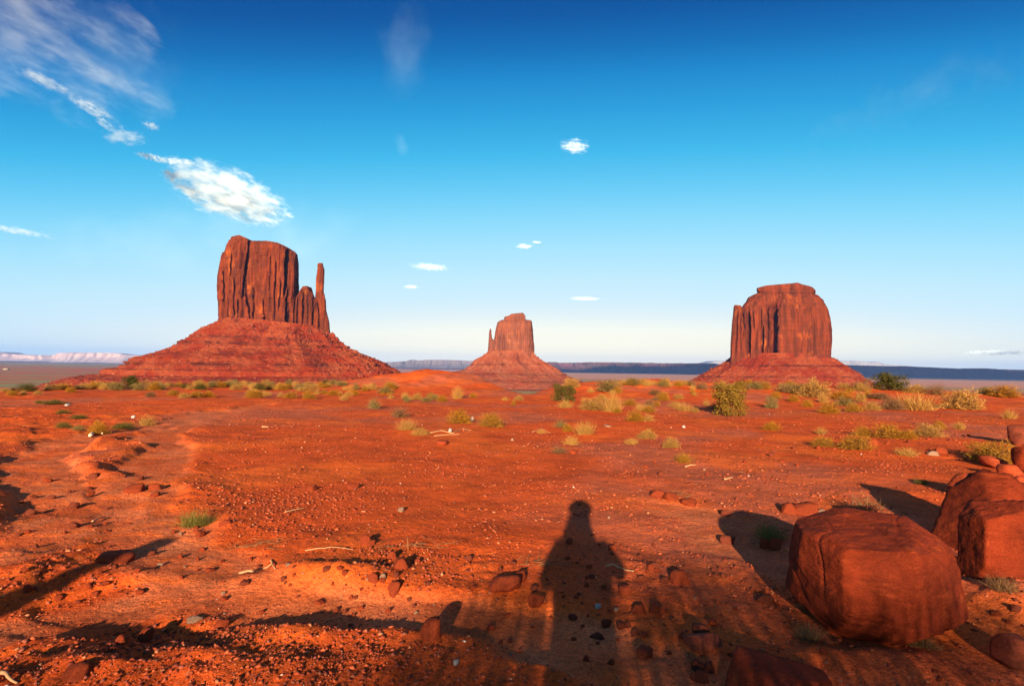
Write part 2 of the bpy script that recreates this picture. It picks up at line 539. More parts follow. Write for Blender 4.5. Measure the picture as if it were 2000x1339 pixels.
def rock_tower(name, parent, mat, rows, depth, ratio, nrow, ncol, seed, top=None, flute=5.0, lam=30.0, power=.62,
               clefts=(), side=1, bed=1.0, dshift=0.0, yaw=0.0):
    """cliff body whose left and right limits follow the photo row by row, with its own depth, flutes, clefts and beds"""
    R = interp_rows(rows, nrow)
    th = np.linspace(0, 2 * math.pi, ncol, endpoint=False)
    ct, sn = np.cos(th), np.sin(th)
    ex = np.sign(ct) * np.abs(ct) ** power; ey = np.sign(sn) * np.abs(sn) ** power
    depth = depth + dshift
    PL = np.array([at_depth(a, b, depth) for a, b in R[:, :2]]); PR = np.array([at_depth(a, b, depth) for a, b in R[:, 2:]])
    cx = (PL[:, 0] + PR[:, 0]) / 2; hw = (PR[:, 0] - PL[:, 0]) / 2
    hmax = hw.max()
    X = cx[:, None] + hw[:, None] * ex[None]
    hd = ratio * (.75 * hw + .25 * hmax)
    Y = depth + .5 * hd.max() + hd[:, None] * ey[None]
    depf = depth - .42 * hd.max()
    X = X + (Y - depth) * (cx.mean() / depth)
    f = (ex[None] + 1) / 2
    Z = PL[:, 2][:, None] * (1 - f) + PR[:, 2][:, None] * f
    t = np.linspace(0, 1, nrow)[:, None] * np.ones_like(X)
    if top is not None:           # squeeze the rows under an uneven top line
        T = np.array([at_depth(a, b, depth) for a, b in top])
        zt = np.interp(X, T[:, 0], T[:, 2]); zb = Z[0][None]
        z1 = Z[-1][None]
        Z = zb + (Z - zb) / (z1 - zb) * (zt - zb)
    # flutes
    nx, ny = ct[None] * np.ones_like(X), sn[None] * np.ones_like(X)
    wob = .22 * Z
    n1 = noise3(X / lam, Y / lam, (Z + 0) / (lam * 7), seed); n2 = noise3(X / (lam * .36), Y / (lam * .36), Z / (lam * 3.2), seed + 1)
    n3 = noise3(X / (lam * .17), Y / (lam * .17), Z / (lam * .8), seed + 2)
    n4 = noise3(X / (lam * .5), Y / (lam * .5), Z / (lam * .5), seed + 4)
    disp = -flute * 1.5 * np.clip(1 - np.abs(n1) * 5.0, 0, 1) ** 1.5 + flute * .9 * n1 - flute * .75 * np.clip(1 - np.abs(n2) * 4.2, 0, 1) + flute * .5 * n2
    disp = disp + flute * .5 * n3 + flute * .34 * n4
    disp = disp + bed * 1.5 * noise3(0 * X, 0 * X + 3, Z / (lam * .13), seed + 3) * (.5 + 1.6 * sst(.18, 0.0, t) + 1.6 * sst(.86, 1.0, t))
    taper = np.ones_like(t)
    # joint-bounded slabs: sharp steps in depth between columns of rock, some broken off part way up
    for w, amp, zz, sd in ((lam * .95, flute * 2.6, lam * 4.5, 41), (lam * .42, flute * 1.25, lam * 2.2, 43), (lam * .20, flute * .6, lam * 1.3, 45)):
        k = np.floor((X + .45 * Y) / w + .35 * noise3(Z / (lam * 2.2), X / (lam * 8), 0 * Z, seed + sd)).astype(np.int64)
        q = np.floor(Z / zz + _h(k, k * 0, k * 0, seed + sd).astype(float) / 4294967296.0 * 7).astype(np.int64)
        disp = disp + amp * ((_h(k, q, k * 0, seed + sd + 1).astype(float) / 4294967296.0 - .5) * .35 + (_h(k, k * 0, k * 0, seed + sd + 2).astype(float) / 4294967296.0 - .5)) * sst(1.02, .9, t)
    X = X + nx * disp * taper * .55; Y = Y + ny * disp * taper
    for px, py0, px1, py1, L, dep in clefts:      # a face set back left of a sharp edge from (px,py0) up to (px1,py1), easing out again over L
        A = at_depth(px, py0, depf); B = at_depth(px1, py1, depf)
        tt = np.clip((Z - A[2]) / (B[2] - A[2] + 1e-6), 0, 1)
        xc = A[0] + (B[0] - A[0]) * tt + 3.0 * noise3(Z / 28, 0 * Z + px, 0 * Z, seed + 9) + 1.0 * noise3(Z / 8, 0 * Z + px, 0 * Z, seed + 9)
        Lm = L * depth / F_PX
        zlo, zhi = min(A[2], B[2]), max(A[2], B[2]); ext = .22 * (zhi - zlo) + 3
        q = side * (xc - X) / Lm
        m = sst(0, 1, side * (xc - X) / 1.6 + .5)
        m = m * np.clip(1 - q, 0, 1) ** 1.3 * sst(zlo - ext, zlo + ext * .5, Z) * sst(zhi + ext * .5, zhi - ext, Z) * (Y < depth + .4 * hd.max())
        mv = m * dep * (1 + .3 * noise3(Z / 30, 0 * Z, 0 * Z + px, seed + 11))
        Y = Y + mv; X = X + mv * (cx.mean() / depth)       # the recess runs away along the line of sight
    V = [np.stack([X, Y, Z], -1)]
    # closed top
    last = V[0][-1]
    for k in (.93, .8, .55, .25):
        c = last.mean(0)
        q = last.copy(); q[:, :2] = c[:2] + (last[:, :2] - c[:2]) * k
        if top is not None:
            q[:, 2] = np.interp(q[:, 0], T[:, 0], T[:, 2])
        q[:, 2] += 1.2 * noise3(q[:, 0] / 14, q[:, 1] / 14, 0 * q[:, 0], seed + 6) + (1 - k) * 2
        V.append(q[None])
    V = np.concatenate(V, 0)
    nr = V.shape[0]
    P = V.reshape(-1, 3)
    F = grid_faces(nr, ncol, True)
    c = len(P); j = np.arange(ncol); b = (nr - 1) * ncol
    P = np.concatenate([P, [V[-1].mean(0)]])
    fan = np.stack([b + j, b + (j + 1) % ncol, np.full_like(j, c)], -1)
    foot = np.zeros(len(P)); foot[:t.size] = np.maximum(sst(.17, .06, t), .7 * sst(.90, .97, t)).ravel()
    return mk(name, P, [F, fan], mat, parent, smooth=False, attrs={'foot': foot})


def talus_slope(name, parent, mat, rows, depth, ratio, nrow, ncol, seed, ledges=(), rough=3.0, inner=1.0):
    """apron from the foot of the cliff (first row) out to the plain (last row)"""
    R = interp_rows(rows, nrow)
    th = np.linspace(0, 2 * math.pi, ncol, endpoint=False)
    ct, sn = np.cos(th), np.sin(th)
    ex = np.sign(ct) * np.abs(ct) ** .8; ey = np.sign(sn) * np.abs(sn) ** .8
    PL = np.array([at_depth(a, b, depth) for a, b in R[:, :2]]); PR = np.array([at_depth(a, b, depth) for a, b in R[:, 2:]])
    cx = (PL[:, 0] + PR[:, 0]) / 2; hw = (PR[:, 0] - PL[:, 0]) / 2
    X = cx[:, None] + hw[:, None] * ex[None]
    hd = ratio * hw[0] + (hw - hw[0]) * .95
    Y = depth + .5 * hd[0] + hd[:, None] * ey[None]
    X = X + (Y - depth) * (cx[0] / depth)
    f = (ex[None] + 1) / 2
    Z = PL[:, 2][:, None] * (1 - f) + PR[:, 2][:, None] * f
    nx, ny = ct[None], sn[None]
    u = np.linspace(0, 1, nrow)[:, None]
    g1 = noise3(nx * 5, ny * 5, u * .6, seed); g2 = noise3(nx * 9, ny * 9, u * .5, seed + 1)
    grow = sst(0, .12, u)
    disp = grow * (hw[-1] * (.060 * g1 + .030 * noise3(nx * 2.3 + 4, ny * 2.3, u * .4, seed + 7)) - hw[-1] * .018 * np.clip(1 - np.abs(g2) * 3.2, 0, 1)) * sst(1.05, .5, u)
    n = noise3(X / 24, Y / 24, Z / 30, seed + 2); n2 = noise3(X / 10, Y / 10, Z / 13, seed + 3); n3 = noise3(X / 5, Y / 5, Z / 6, seed + 5)
    disp = disp + rough * (1.6 * n + 1.3 * n2 + .8 * n3)
    X = X + nx * disp; Y = Y + ny * disp
    Z = Z + grow * rough * (1.3 * np.maximum(n2 - .05, 0) + 1.0 * np.maximum(n3 - .05, 0))
    # ledges: a hard bed that sticks out; broken dark band is rock plus painted shade
    led = np.zeros_like(X)
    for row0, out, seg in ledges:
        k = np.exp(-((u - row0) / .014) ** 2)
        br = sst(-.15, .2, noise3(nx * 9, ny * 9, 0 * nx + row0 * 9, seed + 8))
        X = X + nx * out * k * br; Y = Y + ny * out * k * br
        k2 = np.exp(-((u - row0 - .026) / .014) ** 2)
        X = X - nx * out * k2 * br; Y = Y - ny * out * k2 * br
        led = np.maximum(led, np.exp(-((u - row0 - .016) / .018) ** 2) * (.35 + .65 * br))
    V = np.stack([X, Y, Z], -1)
    P = V.reshape(-1, 3); F = grid_faces(nrow, ncol, True)[:, ::-1]
    c = len(P); j = np.arange(ncol)
    cc = V[0].mean(0); cc[2] += 3
    P = np.concatenate([P, [cc]]); fan = np.stack([j, (j + 1) % ncol, np.full_like(j, c)], -1)
    return mk(name, P, [F, fan], mat, parent, smooth=False, attrs={'bed': np.concatenate([led.ravel(), [0]])})


def talus_rubble(name, parent, mat, slope, n, seed, smin, smax):
    """fallen blocks lying on the apron, one mesh nobody could count"""
    rg = np.random.default_rng(seed)
    me = slope.data
    co = np.empty(len(me.vertices) * 3, np.float32); me.vertices.foreach_get('co', co); co = co.reshape(-1, 3)
    fr = co[co[:, 1] < np.median(co[:, 1])]
    pick = fr[rg.integers(0, len(fr), n)]
    keep = noise3(pick[:, 0] / 90, pick[:, 1] / 90, pick[:, 2] / 30, seed) > -.05
    pick = pick[keep]; n = len(pick)
    s = smin * (smax / smin) ** (rg.random(n) ** 3)
    base = np.array([[1, 0, 0], [-1, 0, 0], [0, 1, 0], [0, -1, 0], [0, 0, 1], [0, 0, -1]], float)
    fc = np.array([[0, 2, 4], [2, 1, 4], [1, 3, 4], [3, 0, 4], [2, 0, 5], [1, 2, 5], [3, 1, 5], [0, 3, 5]])
    V = base[None] * rg.uniform(.6, 1.3, (n, 6, 1)) + rg.normal(0, .18, (n, 6, 3))
    V = V * s[:, None, None] + pick[:, None] + np.array([0, 0, 1]) * s[:, None, None] * .3
    F = (fc[None] + 6 * np.arange(n)[:, None, None]).reshape(-1, 3)
    o = mk(name, V.reshape(-1, 3), F, mat, parent)
    o['kind'] = 'stuff'
    return o


RUB = NT('fallen_sandstone')
MR = RUB.done(RUB.mix(RUB.noise(RUB.pos(), .06, 3), (.20, .04, .018), (.30, .09, .045)), .95)

# left mitten
DW = 2250.0
bw = tag(empty('sandstone_butte', at_depth(520, 738, DW)), 'tallest left butte shaped like a mitten with a slim thumb spire on its right', 'butte', 'sandstone buttes on the valley floor')


def P0(o):                           # parts carry world coordinates: undo the parent's place
    for ch in o.children:
        ch.matrix_parent_inverse = Matrix.Translation(-Vector(o.location))
        ch.data.transform(Matrix.Identity(4))


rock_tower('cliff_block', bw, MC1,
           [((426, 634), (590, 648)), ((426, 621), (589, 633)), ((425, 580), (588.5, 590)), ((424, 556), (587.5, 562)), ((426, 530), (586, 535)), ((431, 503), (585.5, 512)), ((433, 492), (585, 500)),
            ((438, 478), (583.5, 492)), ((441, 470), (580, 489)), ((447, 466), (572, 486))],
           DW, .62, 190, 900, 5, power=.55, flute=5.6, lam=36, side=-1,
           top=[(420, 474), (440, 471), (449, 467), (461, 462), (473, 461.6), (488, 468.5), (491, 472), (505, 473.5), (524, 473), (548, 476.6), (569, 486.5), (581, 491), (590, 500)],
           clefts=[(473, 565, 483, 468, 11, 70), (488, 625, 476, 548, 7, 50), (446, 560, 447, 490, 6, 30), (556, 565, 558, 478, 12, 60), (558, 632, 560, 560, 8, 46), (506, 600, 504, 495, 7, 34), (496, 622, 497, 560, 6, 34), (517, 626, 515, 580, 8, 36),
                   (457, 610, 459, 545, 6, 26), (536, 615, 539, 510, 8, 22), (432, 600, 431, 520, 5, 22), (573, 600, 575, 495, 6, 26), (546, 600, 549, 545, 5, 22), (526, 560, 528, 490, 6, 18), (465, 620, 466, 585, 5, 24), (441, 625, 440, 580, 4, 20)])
rock_tower('shoulder_buttress', bw, MC1,
           [((568, 646), (626, 648)), ((570, 630), (624, 634)), ((573, 600), (623, 605)), ((577, 580), (621, 582)), ((580, 570), (615, 577)), ((584, 563), (612, 572))],
           DW, .9, 90, 300, 15, power=.7, flute=3.0, lam=22, dshift=-28, side=-1,
           top=[(575, 572), (586, 566), (592, 559), (600.5, 558.5), (603, 566), (606, 570), (615.5, 577), (622, 586)],
           clefts=[(578, 635, 576, 575, 6, 30), (590, 630, 590, 572, 5, 24), (601, 632, 600, 572, 4, 18), (609, 640, 609, 580, 5, 30)])
rock_tower('thumb_spire', bw, MC1,
           [((613, 652), (646, 655)), ((615, 638), (645, 646)), ((615, 625), (643, 627)), ((616, 605), (638, 608)), ((615, 582), (637, 585)), ((616.5, 566), (632.5, 569)), ((616.8, 545), (633, 548)), ((618.5, 530), (633.6, 532)),
            ((620, 522), (633.4, 524)), ((619.2, 517), (631.6, 519)), ((620.5, 514), (631, 515)), ((622, 513), (630.5, 513.6))],
           DW, .75, 130, 150, 25, power=.75, flute=1.3, lam=14, dshift=-10, bed=.6)
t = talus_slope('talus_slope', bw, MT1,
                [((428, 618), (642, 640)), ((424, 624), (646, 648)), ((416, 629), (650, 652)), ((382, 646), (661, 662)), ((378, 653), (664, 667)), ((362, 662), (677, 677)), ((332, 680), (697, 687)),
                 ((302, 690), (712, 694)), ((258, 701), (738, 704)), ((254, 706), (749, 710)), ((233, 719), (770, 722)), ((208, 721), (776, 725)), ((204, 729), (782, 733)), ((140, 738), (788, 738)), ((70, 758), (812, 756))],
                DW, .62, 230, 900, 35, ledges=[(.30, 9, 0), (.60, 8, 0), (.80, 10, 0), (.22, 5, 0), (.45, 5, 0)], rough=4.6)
talus_rubble('talus_rubble', bw, MR, t, 2600, 4, 1.0, 6.0)
P0(bw)

# middle mitten
DE = 3100.0
be = tag(empty('sandstone_butte', at_depth(1000, 755, DE)), 'smallest and farthest butte in the middle, pale with haze, thin spire on its left', 'butte', 'sandstone buttes on the valley floor')
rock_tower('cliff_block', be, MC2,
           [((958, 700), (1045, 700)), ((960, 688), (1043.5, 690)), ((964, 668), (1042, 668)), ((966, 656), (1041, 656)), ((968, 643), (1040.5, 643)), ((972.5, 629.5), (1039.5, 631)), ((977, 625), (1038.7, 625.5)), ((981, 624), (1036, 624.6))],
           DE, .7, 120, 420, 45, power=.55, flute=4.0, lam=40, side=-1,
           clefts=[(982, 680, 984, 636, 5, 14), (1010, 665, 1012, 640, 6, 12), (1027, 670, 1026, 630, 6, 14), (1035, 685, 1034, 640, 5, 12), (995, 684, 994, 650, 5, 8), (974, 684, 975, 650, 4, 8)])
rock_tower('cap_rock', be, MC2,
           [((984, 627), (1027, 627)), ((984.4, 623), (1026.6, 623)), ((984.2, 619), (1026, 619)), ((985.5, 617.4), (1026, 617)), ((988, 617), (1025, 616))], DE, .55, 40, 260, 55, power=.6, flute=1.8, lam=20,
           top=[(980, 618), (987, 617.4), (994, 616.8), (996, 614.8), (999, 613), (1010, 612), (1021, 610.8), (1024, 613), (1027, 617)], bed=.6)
rock_tower('thumb_spire', be, MC2,
           [((950, 699), (972, 699)), ((952, 688), (971, 690)), ((953.5, 672), (969, 672)), ((954, 665), (967, 666)), ((954.6, 659), (961, 660)), ((955.2, 650), (959.8, 650)), ((956, 645), (960, 645)), ((956.8, 642), (958.8, 641.8))],
           DE, .8, 80, 110, 65, power=.8, flute=.8, lam=16, bed=.4)
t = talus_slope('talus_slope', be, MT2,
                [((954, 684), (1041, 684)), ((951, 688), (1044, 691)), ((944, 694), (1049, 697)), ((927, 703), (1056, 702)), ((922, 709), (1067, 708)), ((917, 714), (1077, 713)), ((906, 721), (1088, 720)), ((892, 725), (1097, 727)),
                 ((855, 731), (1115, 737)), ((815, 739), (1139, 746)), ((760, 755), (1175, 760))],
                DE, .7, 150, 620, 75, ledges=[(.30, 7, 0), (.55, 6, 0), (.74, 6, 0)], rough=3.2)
talus_rubble('talus_rubble', be, MR, t, 900, 5, 1.2, 5.0)
P0(be)

# right butte
DM = 2550.0
bm_ = tag(empty('sandstone_butte', at_depth(1525, 752, DM)), 'broad blocky right butte with a flat overhanging cap and deep dark alcoves', 'butte', 'sandstone buttes on the valley floor')
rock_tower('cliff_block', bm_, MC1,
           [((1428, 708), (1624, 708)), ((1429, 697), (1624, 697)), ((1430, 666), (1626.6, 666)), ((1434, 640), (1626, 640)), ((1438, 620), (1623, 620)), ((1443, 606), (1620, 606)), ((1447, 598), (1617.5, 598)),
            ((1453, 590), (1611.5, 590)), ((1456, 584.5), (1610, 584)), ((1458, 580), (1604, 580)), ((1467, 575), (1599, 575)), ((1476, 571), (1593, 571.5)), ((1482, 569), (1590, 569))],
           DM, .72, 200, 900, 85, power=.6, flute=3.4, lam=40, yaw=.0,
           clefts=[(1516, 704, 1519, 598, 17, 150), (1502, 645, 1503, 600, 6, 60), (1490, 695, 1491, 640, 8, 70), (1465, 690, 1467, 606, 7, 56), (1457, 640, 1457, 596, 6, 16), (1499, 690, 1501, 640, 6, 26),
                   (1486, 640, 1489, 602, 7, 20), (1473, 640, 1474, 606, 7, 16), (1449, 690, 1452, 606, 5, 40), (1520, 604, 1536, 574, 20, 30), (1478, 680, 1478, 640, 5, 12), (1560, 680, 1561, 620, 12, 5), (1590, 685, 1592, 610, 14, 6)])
rock_tower('cap_rock', bm_, MC1,
           [((1480, 574), (1592, 574)), ((1479, 570.5), (1591, 571.5)), ((1477.5, 569.5), (1593, 570)), ((1476.6, 566), (1594, 567)), ((1477, 563), (1593, 564)), ((1478, 562), (1590, 561.6))],
           DM, .70, 46, 420, 95, power=.6, flute=2.4, lam=26, bed=.8,
           top=[(1474, 562.6), (1480, 561.6), (1490, 559.6), (1510, 558), (1540, 555.6), (1548, 554.4), (1556, 557), (1575, 559.5), (1590, 561.6), (1596, 563)])
rock_tower('corner_pillar', bm_, MC1,
           [((1425, 710), (1452, 706)), ((1426.4, 697), (1450, 694)), ((1427, 666), (1448, 666)), ((1430, 626), (1446, 626)), ((1432, 610), (1450, 610)), ((1432.6, 599), (1450, 600)), ((1433.5, 595.5), (1447, 596))],
           DM, 1.1, 90, 140, 105, power=.7, flute=1.6, lam=18, dshift=-60, clefts=[(1439, 694, 1444, 606, 4, 30)])
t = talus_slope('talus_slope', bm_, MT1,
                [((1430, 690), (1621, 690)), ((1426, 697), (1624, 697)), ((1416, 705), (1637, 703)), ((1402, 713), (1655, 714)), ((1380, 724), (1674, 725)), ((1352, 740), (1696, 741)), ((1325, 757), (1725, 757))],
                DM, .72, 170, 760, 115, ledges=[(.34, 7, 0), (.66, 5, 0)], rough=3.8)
talus_rubble('talus_rubble', bm_, MR, t, 1100, 6, 1.0, 5.5)
P0(bm_)


# ------------------------------------------------------------------ far mesas
def far_mesa(name, depth, top, base, mat, seed, cliff=.45, talus=1.2, butt=1.0, n=700):
    xs = np.linspace(top[0][0], top[-1][0], n)
    T = np.array(top, float); B = np.array(base, float)
    yt = np.interp(xs, T[:, 0], T[:, 1]); yb = np.interp(xs, B[:, 0], B[:, 1])
    A = np.array([at_depth(a, b, depth) for a, b in zip(xs, yt)]); Z0 = np.array([at_depth(a, b, depth)[2] for a, b in zip(xs, yb)]) - 12
    H = np.maximum(A[:, 2] - Z0, 5)
    X = A[:, 0]; hm = H.max()
    rows = []
    prof = [(-talus * 1.0, 0.0), (-talus * .72, .10), (-talus * .45, .24), (-talus * .22, .38), (-talus * .10, 1 - cliff), (-.06, 1 - cliff + .05), (-.04, .80), (-.02, .93), (0, 1.0), (.25, 1.01), (2.2, 1.01), (4.0, .6), (5.0, -.1)]
    for off, zf in prof:
        lam = hm * 2.2
        b = noise3(X / lam, 0 * X + zf * .5, 0 * X, seed) * 1.6 + noise3(X / (lam * .35), 0 * X + zf * .8, 0 * X, seed + 1) * .9 + noise3(X / (lam * .12), 0 * X + zf, 0 * X, seed + 2) * .4
        y = depth + off * hm + (b * butt * hm * .55 if off < 2 else 0)
        z = Z0 + H * zf + noise3(X / (lam * .2), 0 * X + zf * 5, 0 * X, seed + 3) * H * .04
        rows.append(np.stack([X, y + 0 * X, z + 0 * X], -1))
    V = np.array(rows)
    o = mk(name, V.reshape(-1, 3), grid_faces(len(rows), n), mat, smooth=False)
    return tag(o, kind='structure')


def mesa_material(name, top, low, s=.012):
    M = NT(name); P = M.pos()
    z = M.n('SeparateXYZ', i_0=P).outputs[2]
    n = M.noise(M.map(P, (.0012, .0012, s)), 1.0, 5, .6)
    return M.done(M.mix(M.ramp(n, [(.35, 0.0), (.65, 1.0)]), top, low), .95, M.bump(M.noise(P, .008, 5, .6), .5, 30), .02)


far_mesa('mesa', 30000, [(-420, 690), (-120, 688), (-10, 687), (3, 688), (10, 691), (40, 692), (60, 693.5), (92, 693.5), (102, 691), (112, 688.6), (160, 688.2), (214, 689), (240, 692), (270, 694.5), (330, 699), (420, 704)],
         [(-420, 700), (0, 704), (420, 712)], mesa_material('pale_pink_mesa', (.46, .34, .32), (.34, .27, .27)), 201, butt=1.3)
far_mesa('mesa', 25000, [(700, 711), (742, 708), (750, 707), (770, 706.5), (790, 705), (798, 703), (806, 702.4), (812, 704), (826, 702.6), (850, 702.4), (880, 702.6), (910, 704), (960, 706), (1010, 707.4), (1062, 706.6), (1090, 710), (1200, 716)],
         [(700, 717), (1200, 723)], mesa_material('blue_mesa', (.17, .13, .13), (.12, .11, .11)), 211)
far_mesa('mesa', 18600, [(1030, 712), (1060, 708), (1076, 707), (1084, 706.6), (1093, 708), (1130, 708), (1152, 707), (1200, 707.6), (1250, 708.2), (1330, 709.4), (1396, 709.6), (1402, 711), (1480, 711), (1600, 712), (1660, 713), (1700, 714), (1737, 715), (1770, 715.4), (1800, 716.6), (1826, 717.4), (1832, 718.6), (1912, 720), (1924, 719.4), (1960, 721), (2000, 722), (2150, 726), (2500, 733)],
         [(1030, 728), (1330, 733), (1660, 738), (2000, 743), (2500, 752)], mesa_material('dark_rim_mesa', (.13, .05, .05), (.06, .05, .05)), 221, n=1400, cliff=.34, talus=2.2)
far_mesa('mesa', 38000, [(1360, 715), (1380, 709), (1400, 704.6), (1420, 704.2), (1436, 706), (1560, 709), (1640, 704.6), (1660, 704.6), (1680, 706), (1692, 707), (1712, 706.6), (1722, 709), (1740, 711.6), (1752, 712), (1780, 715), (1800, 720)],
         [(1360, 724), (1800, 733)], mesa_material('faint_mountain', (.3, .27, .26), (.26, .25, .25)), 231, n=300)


# ------------------------------------------------------------------ haze and clouds
def box(name, x0, x1, y0, y1, z0, z1, mat):
    V = [(x, y, z) for z in (z0, z1) for y in (y0, y1) for x in (x0, x1)]
    F = [[0, 2, 3, 1], [4, 5, 7, 6], [0, 1, 5, 4], [1, 3, 7, 5], [3, 2, 6, 7], [2, 0, 4, 6]]
    return mk(name, V, np.array(F), mat)


HZ = NT('haze_air')
pv = HZ.n('VolumePrincipled'); pv.inputs['Color'].default_value = (.22, .44, 1.0, 1)
pv.inputs['Density'].default_value = 1.35e-5
HZ.t.links.new(pv.outputs[0], HZ.out.inputs['Volume'])
HZ.m.cycles.homogeneous_volume = True
tag(box('haze', -46000, 46000, -45000, 45000, -150, 900, HZ.m), kind='stuff')

OC = NT('shade_cloud'); MOC = OC.done((.8, .8, .82), 1.0)


def shade_cloud(cx, cy, cz, ax, ay, az_, rot, seed, label):
    bmx = bmesh.new(); bmesh.ops.create_icosphere(bmx, subdivisions=4, radius=1)
    V = np.array([v.co[:] for v in bmx.verts]); F = np.array([[v.index for v in f.verts] for f in bmx.faces]); bmx.free()
    k = 1 + .35 * fbm3(V[:, 0] * 1.7, V[:, 1] * 1.7, V[:, 2] * 1.7, 4, seed)
    V = V * k[:, None]; V[:, 2] = np.where(V[:, 2] < 0, V[:, 2] * .35, V[:, 2])
    V = V * np.array([ax, ay, az_])
    c, s = math.cos(rot), math.sin(rot)
    V = np.stack([V[:, 0] * c - V[:, 1] * s, V[:, 0] * s + V[:, 1] * c, V[:, 2]], -1)
    o = mk('cloud', V, F, MOC, smooth=True); o.location = (cx, cy, cz)
    return tag(o, label, 'cloud')


COT = 1 / math.tan(SUN_EL)


def shade_at(x, y, alt, *a):
    k = (alt + 90) * COT
    return shade_cloud(x - k * math.sin(ANTI_AZ), y - k * math.cos(ANTI_AZ), alt, *a)


shade_at(2650, 2350, 1500, 900, 850, 160, 0, 3, 'cloud high behind the viewpoint whose shadow darkens the right plain')
shade_at(10500, 18000, 3700, 9300, 1750, 300, .03, 4, 'broad overhead cloud above the frame shading the dark right mesa')


def cloud(px, py, dist, wpx, hpx, label, dens, seed, tilt=0.0, streak=1.0, depth=None, tint=(.80, .94, 1), cover=.0, rough=1.6, nscale=1.6):
    d = pix_dir(px, py); d = d / math.hypot(d[0], d[1])
    c = EYE + d * dist
    k = dist / F_PX * (np.linalg.norm(pix_dir(px, py)) / 1.0)
    a, b = wpx / 2 * k, hpx / 2 * k
    dp = depth * k if depth else (a + b) * .5
    bmx = bmesh.new(); bmesh.ops.create_icosphere(bmx, subdivisions=4, radius=1)
    V = np.array([v.co[:] for v in bmx.verts]); F = np.array([[v.index for v in f.verts] for f in bmx.faces]); bmx.free()
    M = NT('cloud_vapour')
    P = M.obj()
    r2 = M.n('VectorMath', operation='DOT_PRODUCT'); M.set(r2.inputs[0], P); M.set(r2.inputs[1], P)
    off = M.n('VectorMath', operation='ADD'); M.set(off.inputs[0], M.map(P, (a / b / streak, 1.0 * streak ** .5, 1.0))); off.inputs[1].default_value = (seed * 3.1, seed * 1.7, seed * 2.3)
    nz = M.noise(off.outputs[0], nscale, 7, .62); nf = M.noise(off.outputs[0], nscale * 3.2, 5, .65)
    nn = M.math('ADD', M.math('SUBTRACT', nz, .5), M.math('MULTIPLY', M.math('SUBTRACT', nf, .5), .45))
    f = M.math('SUBTRACT', M.math('ADD', M.math('MULTIPLY', nn, rough * 3.4), .42 + cover), r2.outputs['Value'])
    dn = M.math('MULTIPLY', M.math('POWER', M.math('MINIMUM', M.math('MAXIMUM', f, 0.0), 1.0), 1.3), dens / dp)
    pvv = M.n('VolumePrincipled'); pvv.inputs['Color'].default_value = (*tint, 1)
    pvv.inputs['Anisotropy'].default_value = -.55
    M.set(pvv.inputs['Density'], dn)
    M.t.links.new(pvv.outputs[0], M.out.inputs['Volume'])
    o = mk('cloud', V, F, M.m)
    o.location = c
    z = Vector(-d); xax = Vector((0, 0, 1)).cross(z).normalized(); yax = z.cross(xax).normalized()
    rot = Matrix((xax, yax, z)).transposed() @ Matrix.Rotation(tilt, 3, 'Z')
    o.matrix_world = Matrix.Translation(c) @ rot.to_4x4() @ Matrix.Diagonal((a, b, dp, 1))
    return tag(o, label, 'cloud')


R_ = math.radians
cloud(446, 378, 9500, 205, 88, 'largest bright white cloud above the left mitten butte', 5.0, 1, tilt=R_(-15), cover=.16, rough=1.15, nscale=3.0, streak=1.7)
cloud(80, 75, 7500, 290, 190, 'wide thin streaky cloud sheet in the upper left corner', .62, 2, tilt=R_(-14), cover=-.10, rough=1.5, nscale=2.6, streak=1.7)
cloud(84, 157, 8000, 66, 18, 'small thin cloud tail under the upper left cloud sheet', 1.3, 3, tilt=R_(-14), cover=.1, rough=.8, streak=1.5)
cloud(178, 211, 8500, 72, 20, 'hooked wisp of cloud below the upper left cloud sheet', 1.3, 4, tilt=R_(-20), cover=.08, rough=1.0, nscale=1.6, streak=1.6)
cloud(203, 241, 8500, 28, 15, 'short curl of cloud under the hooked wisp', 1.3, 20, tilt=R_(-30), cover=.1, rough=.8, nscale=1.6, streak=1.4)
cloud(242, 266, 8500, 62, 30, 'ragged ring shaped wisp in the middle of the left cloud trail', 1.1, 5, tilt=R_(4), cover=.05, rough=1.0, nscale=1.9, streak=1.5)
cloud(296, 246, 8500, 30, 14, 'small detached fleck right of the ragged ring wisp', 1.5, 21, tilt=R_(-8), cover=.1, rough=.7, nscale=1.6)
cloud(292, 306, 9000, 44, 13, 'left fleck of the row just above the largest white cloud', 2.2, 6, tilt=R_(-3), cover=.1, rough=.9, nscale=1.8)
cloud(342, 315, 9000, 78, 14, 'long fleck of the row just above the largest white cloud', 2.2, 22, tilt=R_(4), cover=.08, rough=.9, nscale=1.8)
cloud(334, 343, 9300, 30, 22, 'little white puff touching the upper left of the largest cloud', 3.4, 7, tilt=R_(-20), cover=.1, rough=.8)
cloud(525, 410, 9800, 80, 40, 'ragged tail at the right end of the largest cloud', .9, 8, tilt=R_(-20), cover=.02, rough=.9, nscale=2.2, streak=1.8)
cloud(1123, 286, 9000, 62, 34, 'lone small white puff high over the middle of the valley', 1.9, 9, tilt=R_(-6), cover=.0, rough=1.3, nscale=2.6, streak=1.9)
cloud(790, 95, 8000, 120, 210, 'faint upright veil of cloud at the top left of centre', .08, 10, tint=(.6, .88, 1), tilt=R_(-6), cover=.1, rough=.9)
cloud(785, 285, 9000, 34, 70, 'very faint small wisp under the upright veil', .07, 11, tilt=R_(25), cover=.1, rough=.8)
cloud(1024, 481, 12000, 44, 13, 'thin fleck with a smaller twin above the middle butte', 1.3, 12, tilt=R_(1), cover=.1, rough=.8)
cloud(1048, 473, 12000, 26, 7, 'smaller twin fleck above the middle butte', 1.1, 23, tilt=R_(-4), cover=.1, rough=.8)
